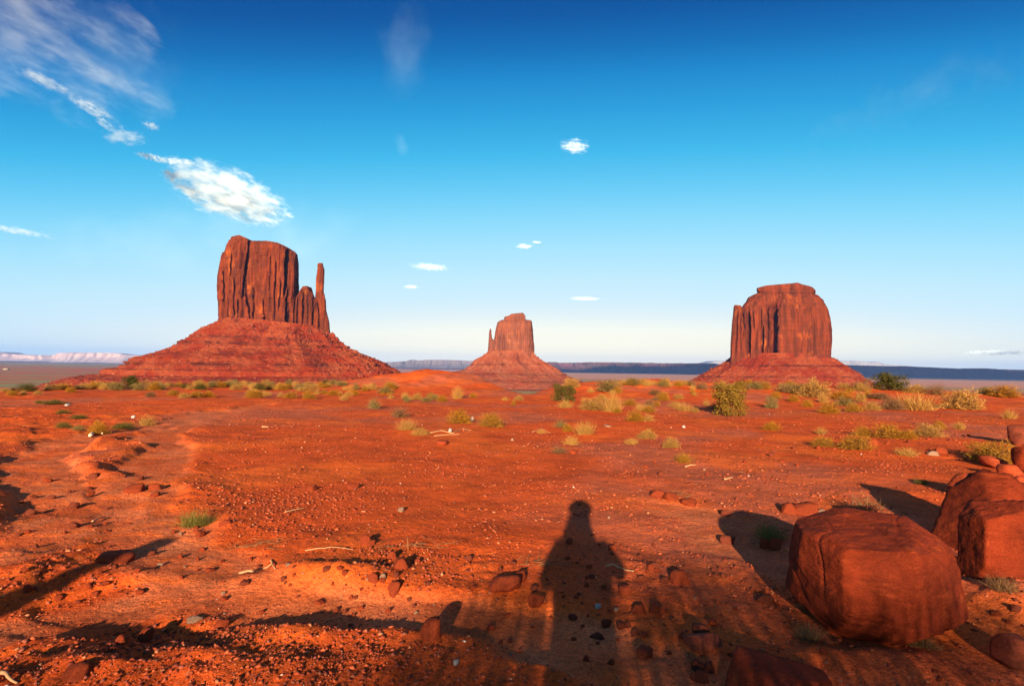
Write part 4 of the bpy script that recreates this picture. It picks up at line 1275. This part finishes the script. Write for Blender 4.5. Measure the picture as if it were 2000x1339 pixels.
# (px, base py, width, height, shape, colour, label)
SHRUBS = [
    (1426, 811, 66, 64, 'tree', 'bronze', 'tallest upright olive shrub standing in front of the right butte'),
    (1734, 761, 66, 31, 'tree', 'olive', 'dark green wide bush on the rim right of the right butte'),
    (1101, 783, 50, 32, 'tree', 'olive', 'dark green bush at the left foot of the right hump'),
    (1790, 801, 76, 34, 'tuft', 'straw', 'wide clump of tall straw grass on the right flat'),
    (1742, 800, 38, 24, 'dome', 'dry', 'dark brown bush against the left end of the wide straw clump'),
    (1878, 799, 66, 37, 'dome', 'straw', 'big pale golden shrub right of the wide straw clump'),
    (1937, 901, 80, 38, 'dome', 'gold', 'big golden shrub beside the rocks at the right edge'),
    (1594, 776, 58, 34, 'dome', 'straw', 'large straw topped bush in front of the right end of the right butte'),
    (960, 833, 44, 27, 'dome', 'gold', 'round golden green dome shrub alone in the middle flat'),
    (898, 826, 44, 26, 'dome', 'gold', 'golden shrub with brown foot left of the round dome'),
    (794, 839, 36, 22, 'tuft', 'straw', 'straw yellow tuft left of the dry roots'),
    (821, 850, 30, 16, 'dome', 'straw', 'low straw cushion just right of the straw yellow tuft'),
    (781, 815, 36, 22, 'twig', 'dry', 'brown leafless bush leaning right, left of centre'),
    (731, 798, 28, 22, 'twig', 'sage', 'grey green bush left of the brown leafless one'),
    (894, 778, 24, 24, 'tuft', 'straw', 'upright straw tuft in front of the red mound'),
    (863, 784, 20, 12, 'dome', 'gold', 'small yellow cushion left of the upright straw tuft'),
    (924, 776, 16, 9, 'dome', 'gold', 'small yellow cushion right of the upright straw tuft'),
    (843, 779, 16, 10, 'dome', 'gold', 'small yellow cushion at the foot of the red mound, second from the straw tuft'),
    (815, 780, 18, 12, 'dome', 'straw', 'straw cushion in the row at the left foot of the red mound'),
    (792, 778, 20, 13, 'tuft', 'straw', 'straw tuft at the left end of the row under the red mound'),
    (1013, 782, 18, 10, 'dome', 'straw', 'straw cushion at the bottom of the dip between the humps'),
    (1003, 791, 11, 9, 'dome', 'gold', 'brown yellow cushion below the dip between the humps'),
    (987, 782, 14, 8, 'tuft', 'straw', 'thin straw tuft left of the dip'),
    (1104, 796, 28, 17, 'tuft', 'straw', 'straw tuft in front of the dark green bush by the right hump'),
    (1116, 757, 30, 18, 'dome', 'straw', 'straw shrub on the rim just right of the dip'),
    (1188, 764, 46, 22, 'dome', 'sage', 'brown green bush on the top of the right hump'),
    (1206, 768, 18, 14, 'dome', 'gold', 'yellow cushion touching the bush on top of the right hump'),
    (1195, 803, 42, 36, 'tuft', 'straw', 'tall loose straw tuft on the slope of the right hump'),
    (1158, 800, 50, 22, 'dome', 'straw', 'wide straw shrub left of the tall loose tuft on the right hump'),
    (1206, 806, 16, 9, 'dome', 'gold', 'yellow cushion at the foot of the tall loose tuft'),
    (1241, 822, 36, 20, 'dome', 'gold', 'golden shrub below the right hump'),
    (1266, 822, 22, 13, 'dome', 'straw', 'straw cushion right of the golden shrub below the right hump'),
    (1294, 782, 26, 16, 'dome', 'gold', 'golden shrub on the right slope of the right hump'),
    (1267, 805, 24, 13, 'dome', 'gold', 'yellow cushion in the middle of the right hump slope'),
    (1281, 771, 26, 11, 'dome', 'dry', 'brown bush near the top right of the right hump'),
    (1096, 834, 26, 16, 'twig', 'sage', 'grey brown dry bush in the middle flat'),
    (1108, 842, 20, 14, 'dome', 'gold', 'yellow cushion right of the grey brown dry bush'),
    (1142, 847, 44, 25, 'tuft', 'straw', 'spiky straw tuft in the middle flat'),
    (1058, 846, 18, 9, 'tuft', 'straw', 'faint thin straw tuft left of the grey brown dry bush'),
    (1116, 868, 30, 19, 'tuft', 'straw', 'pale thin tuft below the spiky straw tuft'),
    (1092, 884, 34, 14, 'twig', 'dry', 'flat dry brown plant below the pale thin tuft'),
    (1264, 856, 34, 18, 'dome', 'straw', 'straw yellow shrub left of the small straw dome'),
    (1311, 874, 32, 20, 'dome', 'straw', 'small straw dome with a dark foot right of the straw yellow shrub'),
    (1234, 867, 28, 13, 'tuft', 'straw', 'faint straw tuft below the straw yellow shrub'),
    (1335, 902, 38, 20, 'tuft', 'gold', 'yellow green tuft lowest on the right flat'),
    (1506, 840, 30, 17, 'dome', 'gold', 'lone golden dome with a shadow to its left on the bare right flat'),
    (1507, 797, 24, 22, 'dome', 'sage', 'pale grey green cushion right of the tallest olive shrub'),
    (1515, 778, 22, 13, 'dome', 'gold', 'yellow green cushion above the pale grey green one'),
    (1550, 784, 24, 14, 'dome', 'gold', 'golden cushion left of the large straw topped bush'),
    (1577, 794, 20, 14, 'dome', 'gold', 'yellow cushion below the large straw topped bush'),
    (1620, 807, 38, 20, 'dome', 'gold', 'golden shrub with left shadow below the large straw topped bush'),
    (1668, 804, 32, 16, 'dome', 'gold', 'golden shrub with left shadow, right of the similar one'),
    (1650, 792, 36, 16, 'dome', 'sage', 'dull green shrub behind the two golden shrubs with left shadows'),
    (1608, 786, 22, 20, 'tuft', 'straw', 'straw tuft against the right foot of the large straw topped bush'),
    (1680, 784, 20, 18, 'dome', 'straw', 'straw cushion left of the long low row on the right flat'),
    (1643, 779, 38, 17, 'dome', 'gold', 'wide golden shrub right of the large straw topped bush'),
    (1704, 801, 28, 17, 'dome', 'straw', 'pale cushion left of the dark brown bush'),
    (1716, 778, 42, 11, 'dome', 'dry', 'long low brown row of brush under the dark green wide bush'),
    (1694, 775, 16, 12, 'dome', 'gold', 'yellow cushion under the left end of the dark green wide bush'),
    (1681, 763, 32, 18, 'dome', 'dry', 'brown bush with straw top at the left of the dark green wide bush'),
    (1650, 759, 26, 12, 'dome', 'straw', 'pale straw bush at the right toe of the right butte'),
    (1788, 767, 38, 16, 'dome', 'straw', 'straw brush at the right foot of the dark green wide bush'),
    (1829, 770, 38, 20, 'twig', 'dry', 'reddish twiggy bush on the right rim'),
    (1960, 775, 50, 22, 'dome', 'gold', 'golden olive bush on the rim near the right edge'),
    (1926, 770, 26, 15, 'dome', 'sage', 'grey green bush on the rim left of the golden olive one'),
    (1972, 817, 24, 18, 'tuft', 'straw', 'small straw tuft with a long left shadow near the right edge'),
    (1874, 838, 24, 17, 'tuft', 'straw', 'pale thin tuft alone below the big pale golden shrub'),
    (1736, 855, 50, 27, 'dome', 'gold', 'largest golden shrub of the row along the gravel line'),
    (1773, 857, 32, 18, 'dome', 'gold', 'second golden shrub of the row along the gravel line'),
    (1813, 852, 48, 24, 'dome', 'straw', 'straw golden shrub at the right of the row along the gravel line'),
    (1836, 837, 22, 15, 'dome', 'gold', 'small golden cushion at the far right of the row along the gravel line'),
    (1687, 851, 28, 19, 'dome', 'gold', 'loose golden shrub at the left of the row along the gravel line'),
    (1604, 847, 24, 14, 'tuft', 'straw', 'sparse tuft left of the row along the gravel line'),
    (1606, 871, 40, 18, 'dome', 'gold', 'low golden shrub below the sparse tuft'),
    (1671, 876, 54, 27, 'dome', 'gold', 'broad golden green shrub in front of the row along the gravel line'),
    (1772, 888, 44, 15, 'tuft', 'straw', 'faint flat straw patch on the gravel line'),
    (1802, 945, 32, 13, 'tuft', 'green', 'low green tuft on the sand before the peaked boulder'),
    (255, 739, 24, 24, 'tree', 'olive', 'dark bush on the rim before the lowest ledge of the left butte'),
    (54, 753, 36, 15, 'dome', 'olive', 'olive bush on the rim at far left'), (25, 752, 11, 9, 'dome', 'olive', 'tiny dark bush left of the olive one at far left'),
    (12, 757, 16, 8, 'dome', 'straw', 'pale grass clump at the left edge of the rim'),
    (24, 772, 20, 10, 'dome', 'gold', 'yellow cushion at far left on the flat'), (46, 770, 16, 10, 'tuft', 'straw', 'straw tuft right of the yellow cushion at far left'),
    (74, 770, 14, 8, 'dome', 'straw', 'small straw cushion below the olive bush at far left'), (138, 766, 18, 10, 'dome', 'gold', 'yellow cushion below the left end of the shrub belt'),
    (294, 775, 18, 11, 'dome', 'dry', 'brown bush, leftmost of the row on the left flat'), (338, 772, 22, 11, 'dome', 'gold', 'second bush of the row on the left flat, golden'),
    (360, 777, 20, 10, 'dome', 'straw', 'third bush of the row on the left flat, straw coloured'), (384, 775, 26, 11, 'dome', 'gold', 'fourth bush of the row on the left flat, wide and golden'),
    (408, 775, 22, 12, 'dome', 'gold', 'last bush of the row on the left flat, golden with a right shadow'),
    (192, 848, 32, 25, 'dome', 'gold', 'round golden bush on the little rise in the gully'),
    (240, 836, 38, 12, 'dome', 'green', 'low green mat right of the round golden bush'), (122, 808, 24, 9, 'dome', 'green', 'green mat on the upper gully bank'),
    (104, 789, 38, 9, 'dome', 'green', 'flat green mat farthest up the left flat'), (77, 787, 16, 6, 'dome', 'green', 'tiny green mat beside the flat green one'),
    (154, 817, 30, 8, 'dome', 'green', 'flat green mat in the middle of the upper gully'), (124, 834, 28, 10, 'dome', 'green', 'dark green mat over the gully bank'),
    (153, 839, 28, 11, 'tuft', 'sage', 'grey sage tuft left of the round golden bush'), (287, 831, 30, 20, 'twig', 'straw', 'thin tan see through bush on the left flat'),
    (380, 1026, 62, 32, 'tuft', 'green', 'yellow green tuft nearest the viewer at left'),
    (1690, 1010, 60, 42, 'twig', 'dry', 'dark dry plant beyond the largest boulder'), (1505, 1052, 62, 34, 'twig', 'green', 'dark dry grass at the left end of the largest boulder'),
    (1580, 1246, 60, 30, 'tuft', 'dry', 'dry grass at the left foot of the largest boulder'), (1800, 1262, 60, 26, 'tuft', 'dry', 'dry grass under the right foot of the largest boulder'),
    (1960, 1150, 60, 26, 'tuft', 'dry', 'dry straw on the dirt below the upright split boulder'),
]
BIG = 40
for s in SHRUBS:
    bush(*s, GB, parts=s[2] >= BIG)


def belt(n, x0, x1, ylo, yhi, hmin, hmax, label, grp, mix, seed):
    rg = np.random.default_rng(seed)
    for i in range(n):
        px = rg.uniform(x0, x1); f = rg.random()
        py = ylo(px) + (yhi(px) - ylo(px)) * f
        h = rg.uniform(hmin, hmax) * (.8 + .5 * f); w = h * rg.uniform(1.2, 2.2)
        c = mix[int(rg.integers(0, len(mix)))]
        sh = 'dome' if c in ('gold', 'sage', 'olive') else ('tuft', 'dome', 'twig')[int(rg.integers(0, 3))]
        bush(px, py, w, h, sh, c, label.replace('*', {'gold': 'golden', 'straw': 'straw coloured', 'sage': 'grey green', 'olive': 'dark olive', 'dry': 'brown'}[c]), grp)


L = lambda a, b: (lambda x: np.interp(x, a, b))
belt(120, 95, 770, L([90, 300, 770], [750, 748, 750]), L([90, 250, 500, 770], [758, 762, 762, 768]), 7, 13, '* shrub in the crowded belt at the foot of the left butte', 'shrubs in the belt under the left butte',
     ['straw', 'straw', 'sage', 'gold', 'gold', 'sage', 'straw', 'olive', 'dry'], 71)
belt(16, 480, 700, L([480, 700], [766, 770]), L([480, 700], [778, 784]), 8, 13, '* shrub in front of the right end of the shrub belt', 'shrubs in front of the belt',
     ['gold', 'straw', 'gold', 'straw'], 72)
belt(20, 1210, 1345, L([1210, 1345], [748, 752]), L([1210, 1345], [752, 757]), 8, 14, '* shrub along the skyline of the right hump', 'shrubs on the skyline of the right hump', ['straw', 'gold', 'straw', 'sage'], 73)
belt(30, 1345, 1720, L([1345, 1720], [752, 758]), L([1345, 1720], [764, 770]), 8, 16, '* shrub along the rim below the right butte', 'shrubs on the rim below the right butte', ['straw', 'gold', 'straw', 'sage', 'dry', 'gold'], 74)
belt(22, 1140, 1400, L([1140, 1400], [764, 766]), L([1140, 1400], [800, 806]), 6, 13, '* shrub scattered on the slope of the right hump', 'shrubs on the slope of the right hump', ['straw', 'gold', 'straw', 'dry'], 75)
belt(12, 720, 860, L([720, 860], [770, 768]), L([720, 860], [786, 784]), 5, 9, '* little shrub scattered below the red mound', 'little shrubs below the red mound', ['straw', 'gold', 'sage'], 76)

# ------------------------------------------------------------------ far scrub on the valley floor: uncountable
SCM = NT('far_scrub'); SCM = SCM.done(SCM.attr('tone'), .95)
rg = np.random.default_rng(91)
n = 5200
r = np.exp(rg.uniform(math.log(450), math.log(3600), n)); a = np.radians(rg.uniform(-45, 45, n))
x, y = r * np.sin(a), r * np.cos(a)
kp = fbm2(x / 300, y / 300, 3, 401) > -.15
x, y, r = x[kp], y[kp], r[kp]; n = len(x); z = ground_h(x, y)
s = rg.uniform(.7, 2.2, n) * (r / 1200) ** .3
base = np.array([[1, 0, 0], [-.5, .87, 0], [-.5, -.87, 0], [.1, 0, .9], [-.3, .2, .75]], float)
fc = np.array([[0, 1, 3], [1, 2, 4], [1, 4, 3], [2, 0, 3], [2, 3, 4]])
V = (base[None] * rg.uniform(.6, 1.3, (n, 5, 1))) * s[:, None, None] + np.stack([x, y, z - .05], -1)[:, None]
tone = np.repeat(np.array([.10, .095, .045])[None] * rg.uniform(.5, 1.6, (n, 1)), 5, 0)
tag(mk('scrub', V.reshape(-1, 3), (fc[None] + 5 * np.arange(n)[:, None, None]).reshape(-1, 3), SCM, attrs={'tone': tone}), kind='stuff')

# tiny pale house far out on the left plain
HW = NT('pale_wall'); HW = HW.done((.26, .20, .15), .9)
HRF = NT('tin_roof'); HRF = HRF.done((.30, .25, .21), .8)
d = pix_dir(12, 722); t = np.geomspace(300, 20000, 6000); P = EYE + d * t[:, None]
i = np.nonzero(P[:, 2] < ground_h(P[:, 0], P[:, 1]))[0][0]; hp = P[i]; hp[2] = ground_h(hp[0], hp[1])[0]; k = hp[1] / F_PX
hs = tag(empty('house', (hp[0], hp[1], hp[2] - .2)), 'tiny pale house far out on the green plain at the left edge', 'house')
a, b, h = 4.2 * k, 3.0 * k, 2.1 * k
mk('wall', [(-a, -b, 0), (a, -b, 0), (a, b, 0), (-a, b, 0), (-a, -b, h), (a, -b, h), (a, b, h), (-a, b, h)], np.array([[0, 1, 5, 4], [1, 2, 6, 5], [2, 3, 7, 6], [3, 0, 4, 7], [4, 5, 6, 7]]), HW, hs)
e = .3 * k
mk('roof', [(-a - e, -b - e, h + .02), (a + e, -b - e, h + .02), (a + e, b + e, h + .02), (-a - e, b + e, h + .02), (-a - e, 0, h * 1.5), (a + e, 0, h * 1.5)],
   [np.array([[0, 1, 5, 4], [2, 3, 4, 5], [3, 2, 1, 0]]), np.array([[1, 2, 5], [3, 0, 4]])], HRF, hs)


# ------------------------------------------------------------------ sticks, roots, bleached wood
def tube(name, pts, rad, mat, sides=6):
    pts = np.asarray(pts, float); n = len(pts)
    rad = np.broadcast_to(np.asarray(rad, float), n)
    T = np.gradient(pts, axis=0); T /= np.linalg.norm(T, axis=1, keepdims=True) + 1e-9
    A = np.cross(T, [0.05, .1, 1.0]); A /= np.linalg.norm(A, axis=1, keepdims=True) + 1e-9
    B = np.cross(T, A)
    th = np.linspace(0, 2 * math.pi, sides, endpoint=False)
    V = pts[:, None] + rad[:, None, None] * (A[:, None] * np.cos(th)[None, :, None] + B[:, None] * np.sin(th)[None, :, None])
    V = V.reshape(-1, 3)
    caps = [np.array([list(range(sides))[::-1]]), np.array([[(n - 1) * sides + i for i in range(sides)]])]
    return V, [grid_faces(n, sides, True)] + caps


TW = NT('bleached_twig'); TW = TW.done(TW.mix(TW.noise(TW.pos(), 30, 3), (.42, .19, .08), (.56, .33, .16)), .85)
BONE = NT('bleached_wood'); BONE = BONE.done(BONE.mix(BONE.noise(BONE.pos(), 12, 4), (.62, .44, .26), (.74, .62, .44)), .8)


def stick(pix, r, label, mat=TW, lift=.012, name='twig', cat='twig'):
    P = np.array([on_ground(*q) for q in pix]); m = len(P) * 5
    t = np.linspace(0, len(P) - 1, m); Q = np.stack([np.interp(t, np.arange(len(P)), P[:, k]) for k in range(3)], 1)
    Q[:, 2] = ground_h(Q[:, 0], Q[:, 1]) + lift + .006 * np.sin(t * 2.2)
    Q[:, 0] += .006 * np.sin(t * 3.1)
    V, F = tube(name, Q, np.linspace(r, r * .45, m), mat)
    o = mk(name, V, F, mat, smooth=True)
    return tag(o, label, cat, 'dry twigs lying on the sand')


stick([(1184, 1108), (1198, 1106), (1215, 1111), (1237, 1119)], .008, 'curved pale twig on the sand right of the person shadow')
stick([(467, 1122), (492, 1120), (515, 1111), (530, 1104)], .008, 'bent pale twig near the wash at left of centre')
stick([(528, 1096), (531, 1106), (538, 1112)], .006, 'short forked twig end beside the bent pale one')
stick([(512, 834), (524, 835)], .02, 'short tan stick alone on the wide flat')
stick([(1338, 912), (1360, 909)], .012, 'thin straight stick below the yellow green tuft')
stick([(1415, 937), (1432, 934)], .012, 'pale sliver of wood on the right flat')
stick([(180, 1020), (195, 1014), (215, 1010)], .008, 'thin stick across the gully wash')
stick([(2, 1318), (14, 1328), (34, 1336)], .009, 'pale dry stalk at the lower left corner')
stick([(596, 1078), (640, 1073), (690, 1074)], .004, 'long straw lying across the gravel left of the dry grass line')
stick([(556, 1002), (596, 995)], .005, 'straight straw on the gravel flat')
stick([(1040, 844), (1058, 838), (1075, 846)], .009, 'dead root curled on the middle flat')
stick([(840, 846), (862, 842), (884, 846), (904, 838), (918, 842)], .013, 'tangled dry roots behind the white stone', mat=TW, name='root', cat='root')
stick([(848, 852), (876, 850), (900, 848)], .010, 'lower dry root in front of the tangled ones', mat=TW, name='root', cat='root')
stick([(176, 853), (182, 848), (190, 845), (200, 849)], .032, 'bleached piece of wood below the round golden bush in the gully', mat=BONE, lift=.03, name='driftwood', cat='driftwood')
for (x0, y0, x1, y1, lab) in ((722, 1068, 872, 1066, 'line of dry grass stems on the gravel'), (1010, 1095, 1075, 1108, 'wisp of dry grass at the left edge of the person shadow'),
                              (440, 1070, 540, 1062, 'thin scatter of straw above the wash'), (1300, 955, 1345, 970, 'bundle of pale dry stems right of the person shadow head')):
    rg = np.random.default_rng(int(x0)); m = 30
    S, E = [], []
    for i in range(m):
        f = rg.random(); p = on_ground(x0 + (x1 - x0) * f + rg.normal(0, 3), y0 + (y1 - y0) * f + rg.normal(0, 4))
        ang = rg.normal(0, .9); l = rg.uniform(.05, .22)
        q = p + np.array([math.cos(ang) * l, math.sin(ang) * l, rg.uniform(0, .05)])
        q[2] = max(q[2], ground_h(q[0], q[1])[0] + .004)
        S.append(p + [0, 0, .006]); E.append(q)
    V, F, _ = blades(np.array(S), np.array(E), np.full(m, .005), rg, .25, 3)
    tag(mk('dry_grass', V, F, LM['dry'], attrs={'tint': rg.random(len(V))}), lab, 'dry grass')


# ------------------------------------------------------------------ behind the viewpoint: what throws the foreground shadows
SKIN = NT('skin'); SKIN = SKIN.done((.42, .22, .14), .6)
SHIRT = NT('shirt'); SHIRT = SHIRT.done((.10, .14, .22), .9)
TROUS = NT('trousers'); TROUS = TROUS.done((.16, .13, .09), .9)
CAPM = NT('cap_cloth'); CAPM = CAPM.done((.05, .05, .06), .9)
BLK = NT('camera_body'); BLK = BLK.done((.015, .015, .017), .45, None, .4)


def build_person(zg):
    H = lambda x, y, z: (x, y, zg + z)
    pts = {'pelvis': (H(0, -.30, .84), .155), 'belly': (H(0, -.29, 1.0), .160), 'chest': (H(0, -.28, 1.19), .182), 'neckb': (H(0, -.25, 1.345), .095), 'neck': (H(0, -.225, 1.40), .074),
           'jaw': (H(0, -.20, 1.465), .074), 'head': (H(0, -.205, 1.57), .104), 'crown': (H(0, -.215, 1.655), .084), 'nose': (H(0, -.105, 1.515), .012)}
    E = [('pelvis', 'belly'), ('belly', 'chest'), ('chest', 'neckb'), ('neckb', 'neck'), ('neck', 'jaw'), ('jaw', 'head'), ('head', 'crown'), ('jaw', 'nose')]
    for s, n in ((1, 'r'), (-1, 'l')):
        pts.update({'hip' + n: (H(.09 * s, -.30, .80), .105), 'knee' + n: (H(.12 * s, -.27, .46), .068), 'ankle' + n: (H(.13 * s, -.33, .09), .045), 'toe' + n: (H(.16 * s, -.18, .035), .036),
                    'sh' + n: (H(.185 * s, -.26, 1.335), .082), 'elb' + n: (H((.29 if s > 0 else .225) * s, -.16, 1.17 if s > 0 else 1.11), .056), 'wr' + n: (H(.105 * s, -.10, 1.33), .044), 'palm' + n: (H(.085 * s, -.085, 1.48), .034),
                    'ear' + n: (H(.092 * s, -.215, 1.53), .018)})
        E += [('pelvis', 'hip' + n), ('hip' + n, 'knee' + n), ('knee' + n, 'ankle' + n), ('ankle' + n, 'toe' + n), ('chest', 'sh' + n), ('sh' + n, 'elb' + n), ('elb' + n, 'wr' + n), ('wr' + n, 'palm' + n), ('head', 'ear' + n)]
        for k in range(4):
            a, b = 'f%d%s' % (k, n), 'g%d%s' % (k, n)
            pts[a] = (H((.076 - .004 * k) * s, -.052, 1.505 + .014 * k), .0095); pts[b] = (H((.048 - .003 * k) * s, -.040, 1.512 + .016 * k), .0085)
            E += [('palm' + n, a), (a, b)]
        pts['t' + n] = (H(.060 * s, -.100, 1.475), .010); E.append(('palm' + n, 't' + n))
    keys = list(pts); ix = {k: i for i, k in enumerate(keys)}
    me = bpy.data.meshes.new('person'); me.from_pydata([pts[k][0] for k in keys], [(ix[a], ix[b]) for a, b in E], [])
    o = bpy.data.objects.new('person', me); COL.objects.link(o)
    sk = o.modifiers.new('skin', 'SKIN'); sb = o.modifiers.new('smooth', 'SUBSURF'); sb.levels = sb.render_levels = 1
    for i, k in enumerate(keys):
        v = me.skin_vertices[0].data[i]; v.radius = (pts[k][1], pts[k][1]); v.use_root = (k == 'pelvis')
    bpy.context.view_layer.update()
    dg = bpy.context.evaluated_depsgraph_get()
    nm = bpy.data.meshes.new_from_object(o.evaluated_get(dg))
    o.modifiers.clear(); o.data = nm; nm.name = 'person'
    for m in (SKIN, SHIRT, TROUS): nm.materials.append(m)
    for p in nm.polygons:
        z = p.center[2] - zg; p.use_smooth = True
        p.material_index = 2 if z < .92 else (1 if z < 1.37 and not (abs(p.center[0]) < .13 and p.center[1] > -.14) else 0)
    tag(o, 'person standing with raised arms and a cap, seen as a shadow on the sand', 'person')
    V, F = ICO[3]
    V = V * np.array([.118, .13, .105]) + np.array([0, -.212, zg + 1.635]); keep = V[:, 2] > zg + 1.60
    V[:, 2] = np.maximum(V[:, 2], zg + 1.60)
    c = mk('cap', V, F, CAPM, o, smooth=True)
    a = np.linspace(-1.1, 1.1, 9)
    B = [(math.sin(t) * .12, -.212 + math.cos(t) * .13, zg + 1.613) for t in a] + [(math.sin(t) * .12, -.205 + math.cos(t) * .185, zg + 1.597) for t in a]
    B += [(p[0], p[1], p[2] - .006) for p in B]
    F1 = grid_faces(2, 9); F2 = grid_faces(2, 9)[:, ::-1] + 18
    mk('cap_brim', B, np.concatenate([F1, F2, np.array([[9 + i, 10 + i, 28 + i, 27 + i] for i in range(8)])]), CAPM, c)
    return o


zg = float(ground_h(0.0, -.3)[0])
per = build_person(EYE[2] - 1.53)
cm = empty('camera', (0, -.055, EYE[2])); tag(cm, 'dark camera held at the eye by the person throwing the shadow', 'camera')
bb = bmesh.new(); bmesh.ops.create_cube(bb, size=1); bmesh.ops.scale(bb, vec=(.125, .05, .085), verts=bb.verts); bmesh.ops.bevel(bb, geom=bb.edges[:], offset=.01, segments=2, affect='EDGES')
me = bpy.data.meshes.new('body'); bb.to_mesh(me); bb.free(); me.materials.append(BLK); q = bpy.data.objects.new('body', me); COL.objects.link(q); q.parent = cm
bb = bmesh.new(); bmesh.ops.create_cone(bb, cap_ends=True, segments=24, radius1=.034, radius2=.03, depth=.02); bmesh.ops.rotate(bb, matrix=Matrix.Rotation(-math.pi / 2, 3, 'X'), verts=bb.verts); bmesh.ops.translate(bb, vec=(0, .0352, 0), verts=bb.verts)
me = bpy.data.meshes.new('lens'); bb.to_mesh(me); bb.free(); me.materials.append(BLK); q = bpy.data.objects.new('lens', me); COL.objects.link(q); q.parent = cm


# thin-bladed grass added unseen behind the viewpoint to half shade the foreground
def added_shade_grass(x, y, w, dpt, h, seed, n, label):
    rg = np.random.default_rng(seed)
    sx = rg.uniform(-1, 1, n); sy = rg.uniform(-1, 1, n)
    S = np.c_[sx * w * .42, sy * dpt * .42, np.zeros(n)]
    hh = h * (1 - .10 * np.abs(sx) ** 3) * (1 - .16 * rg.random(n) ** 2) * (1 + .05 * noise2(sx * 3, sy, seed))
    E = S + np.c_[sx * w * .08 + rg.normal(0, .10, n), rg.normal(0, .10, n), hh]
    V, F, m = blades(S, E, rg.uniform(.009, .014, n), rg, .05, 3)
    o = mk('bunch_grass', V, F, LM['straw'], attrs={'tint': np.repeat(rg.random(n), m)})  # added shade caster, named like the visible tufts
    o.location = (x, y, float(ground_h(x, y)[0]) - .02)
    return tag(o, label, 'grass tuft')


added_shade_grass(-.32, -1.55, 1.35, .6, 1.58, 71, 1020, 'unseen grass clump added left of the person to shade the bottom centre')
added_shade_grass(.75, -1.65, 1.1, .6, 1.70, 72, 880, 'unseen grass clump added right of the person to shade the bottom centre right')
added_shade_grass(1.65, -1.75, 1.1, .6, 1.68, 73, 780, 'unseen grass clump added behind the viewpoint to shade the ground left of the largest boulder')
added_shade_grass(2.75, -1.85, 1.3, .7, 1.56, 74, 640, 'unseen grass clump added farthest right behind the viewpoint to shade the foot of the boulders')
added_shade_grass(-1.15, -1.6, 1.1, .7, 1.30, 75, 470, 'unseen middle height grass clump added behind the viewpoint to half shade the wash')
added_shade_grass(-2.35, -1.7, 1.5, .7, 1.34, 76, 560, 'unseen loose grass clump added farthest left behind the viewpoint to half shade the gravel hump')
# leaning weathered post whose shadow strip crosses the lower left
tip = on_ground(335, 1052); kk = 1.75; bx, by, bz = tip
for _ in range(4):
    k = bz + kk - tip[2]
    bx, by = tip[0] - k * COT * math.sin(ANTI_AZ), tip[1] - k * COT * math.cos(ANTI_AZ); bz = float(ground_h(bx, by)[0])
WD = NT('weathered_wood'); WD = WD.done(WD.mix(WD.noise(WD.map(WD.pos(), (20, 20, 2)), 1.0, 4), (.20, .13, .08), (.34, .25, .17)), .9)
bz = float(ground_h(bx, by)[0])
zt = np.linspace(-.1, kk, 8)
V, F = tube('post', np.stack([bx + .02 * np.sin(zt * 3), by + 0 * zt, bz + zt], 1), .088 + .010 * np.sin(zt * 5), WD, 10)
tag(mk('post', V, F, WD, smooth=False), 'weathered wooden post whose long shadow crosses the lower left sand', 'post')
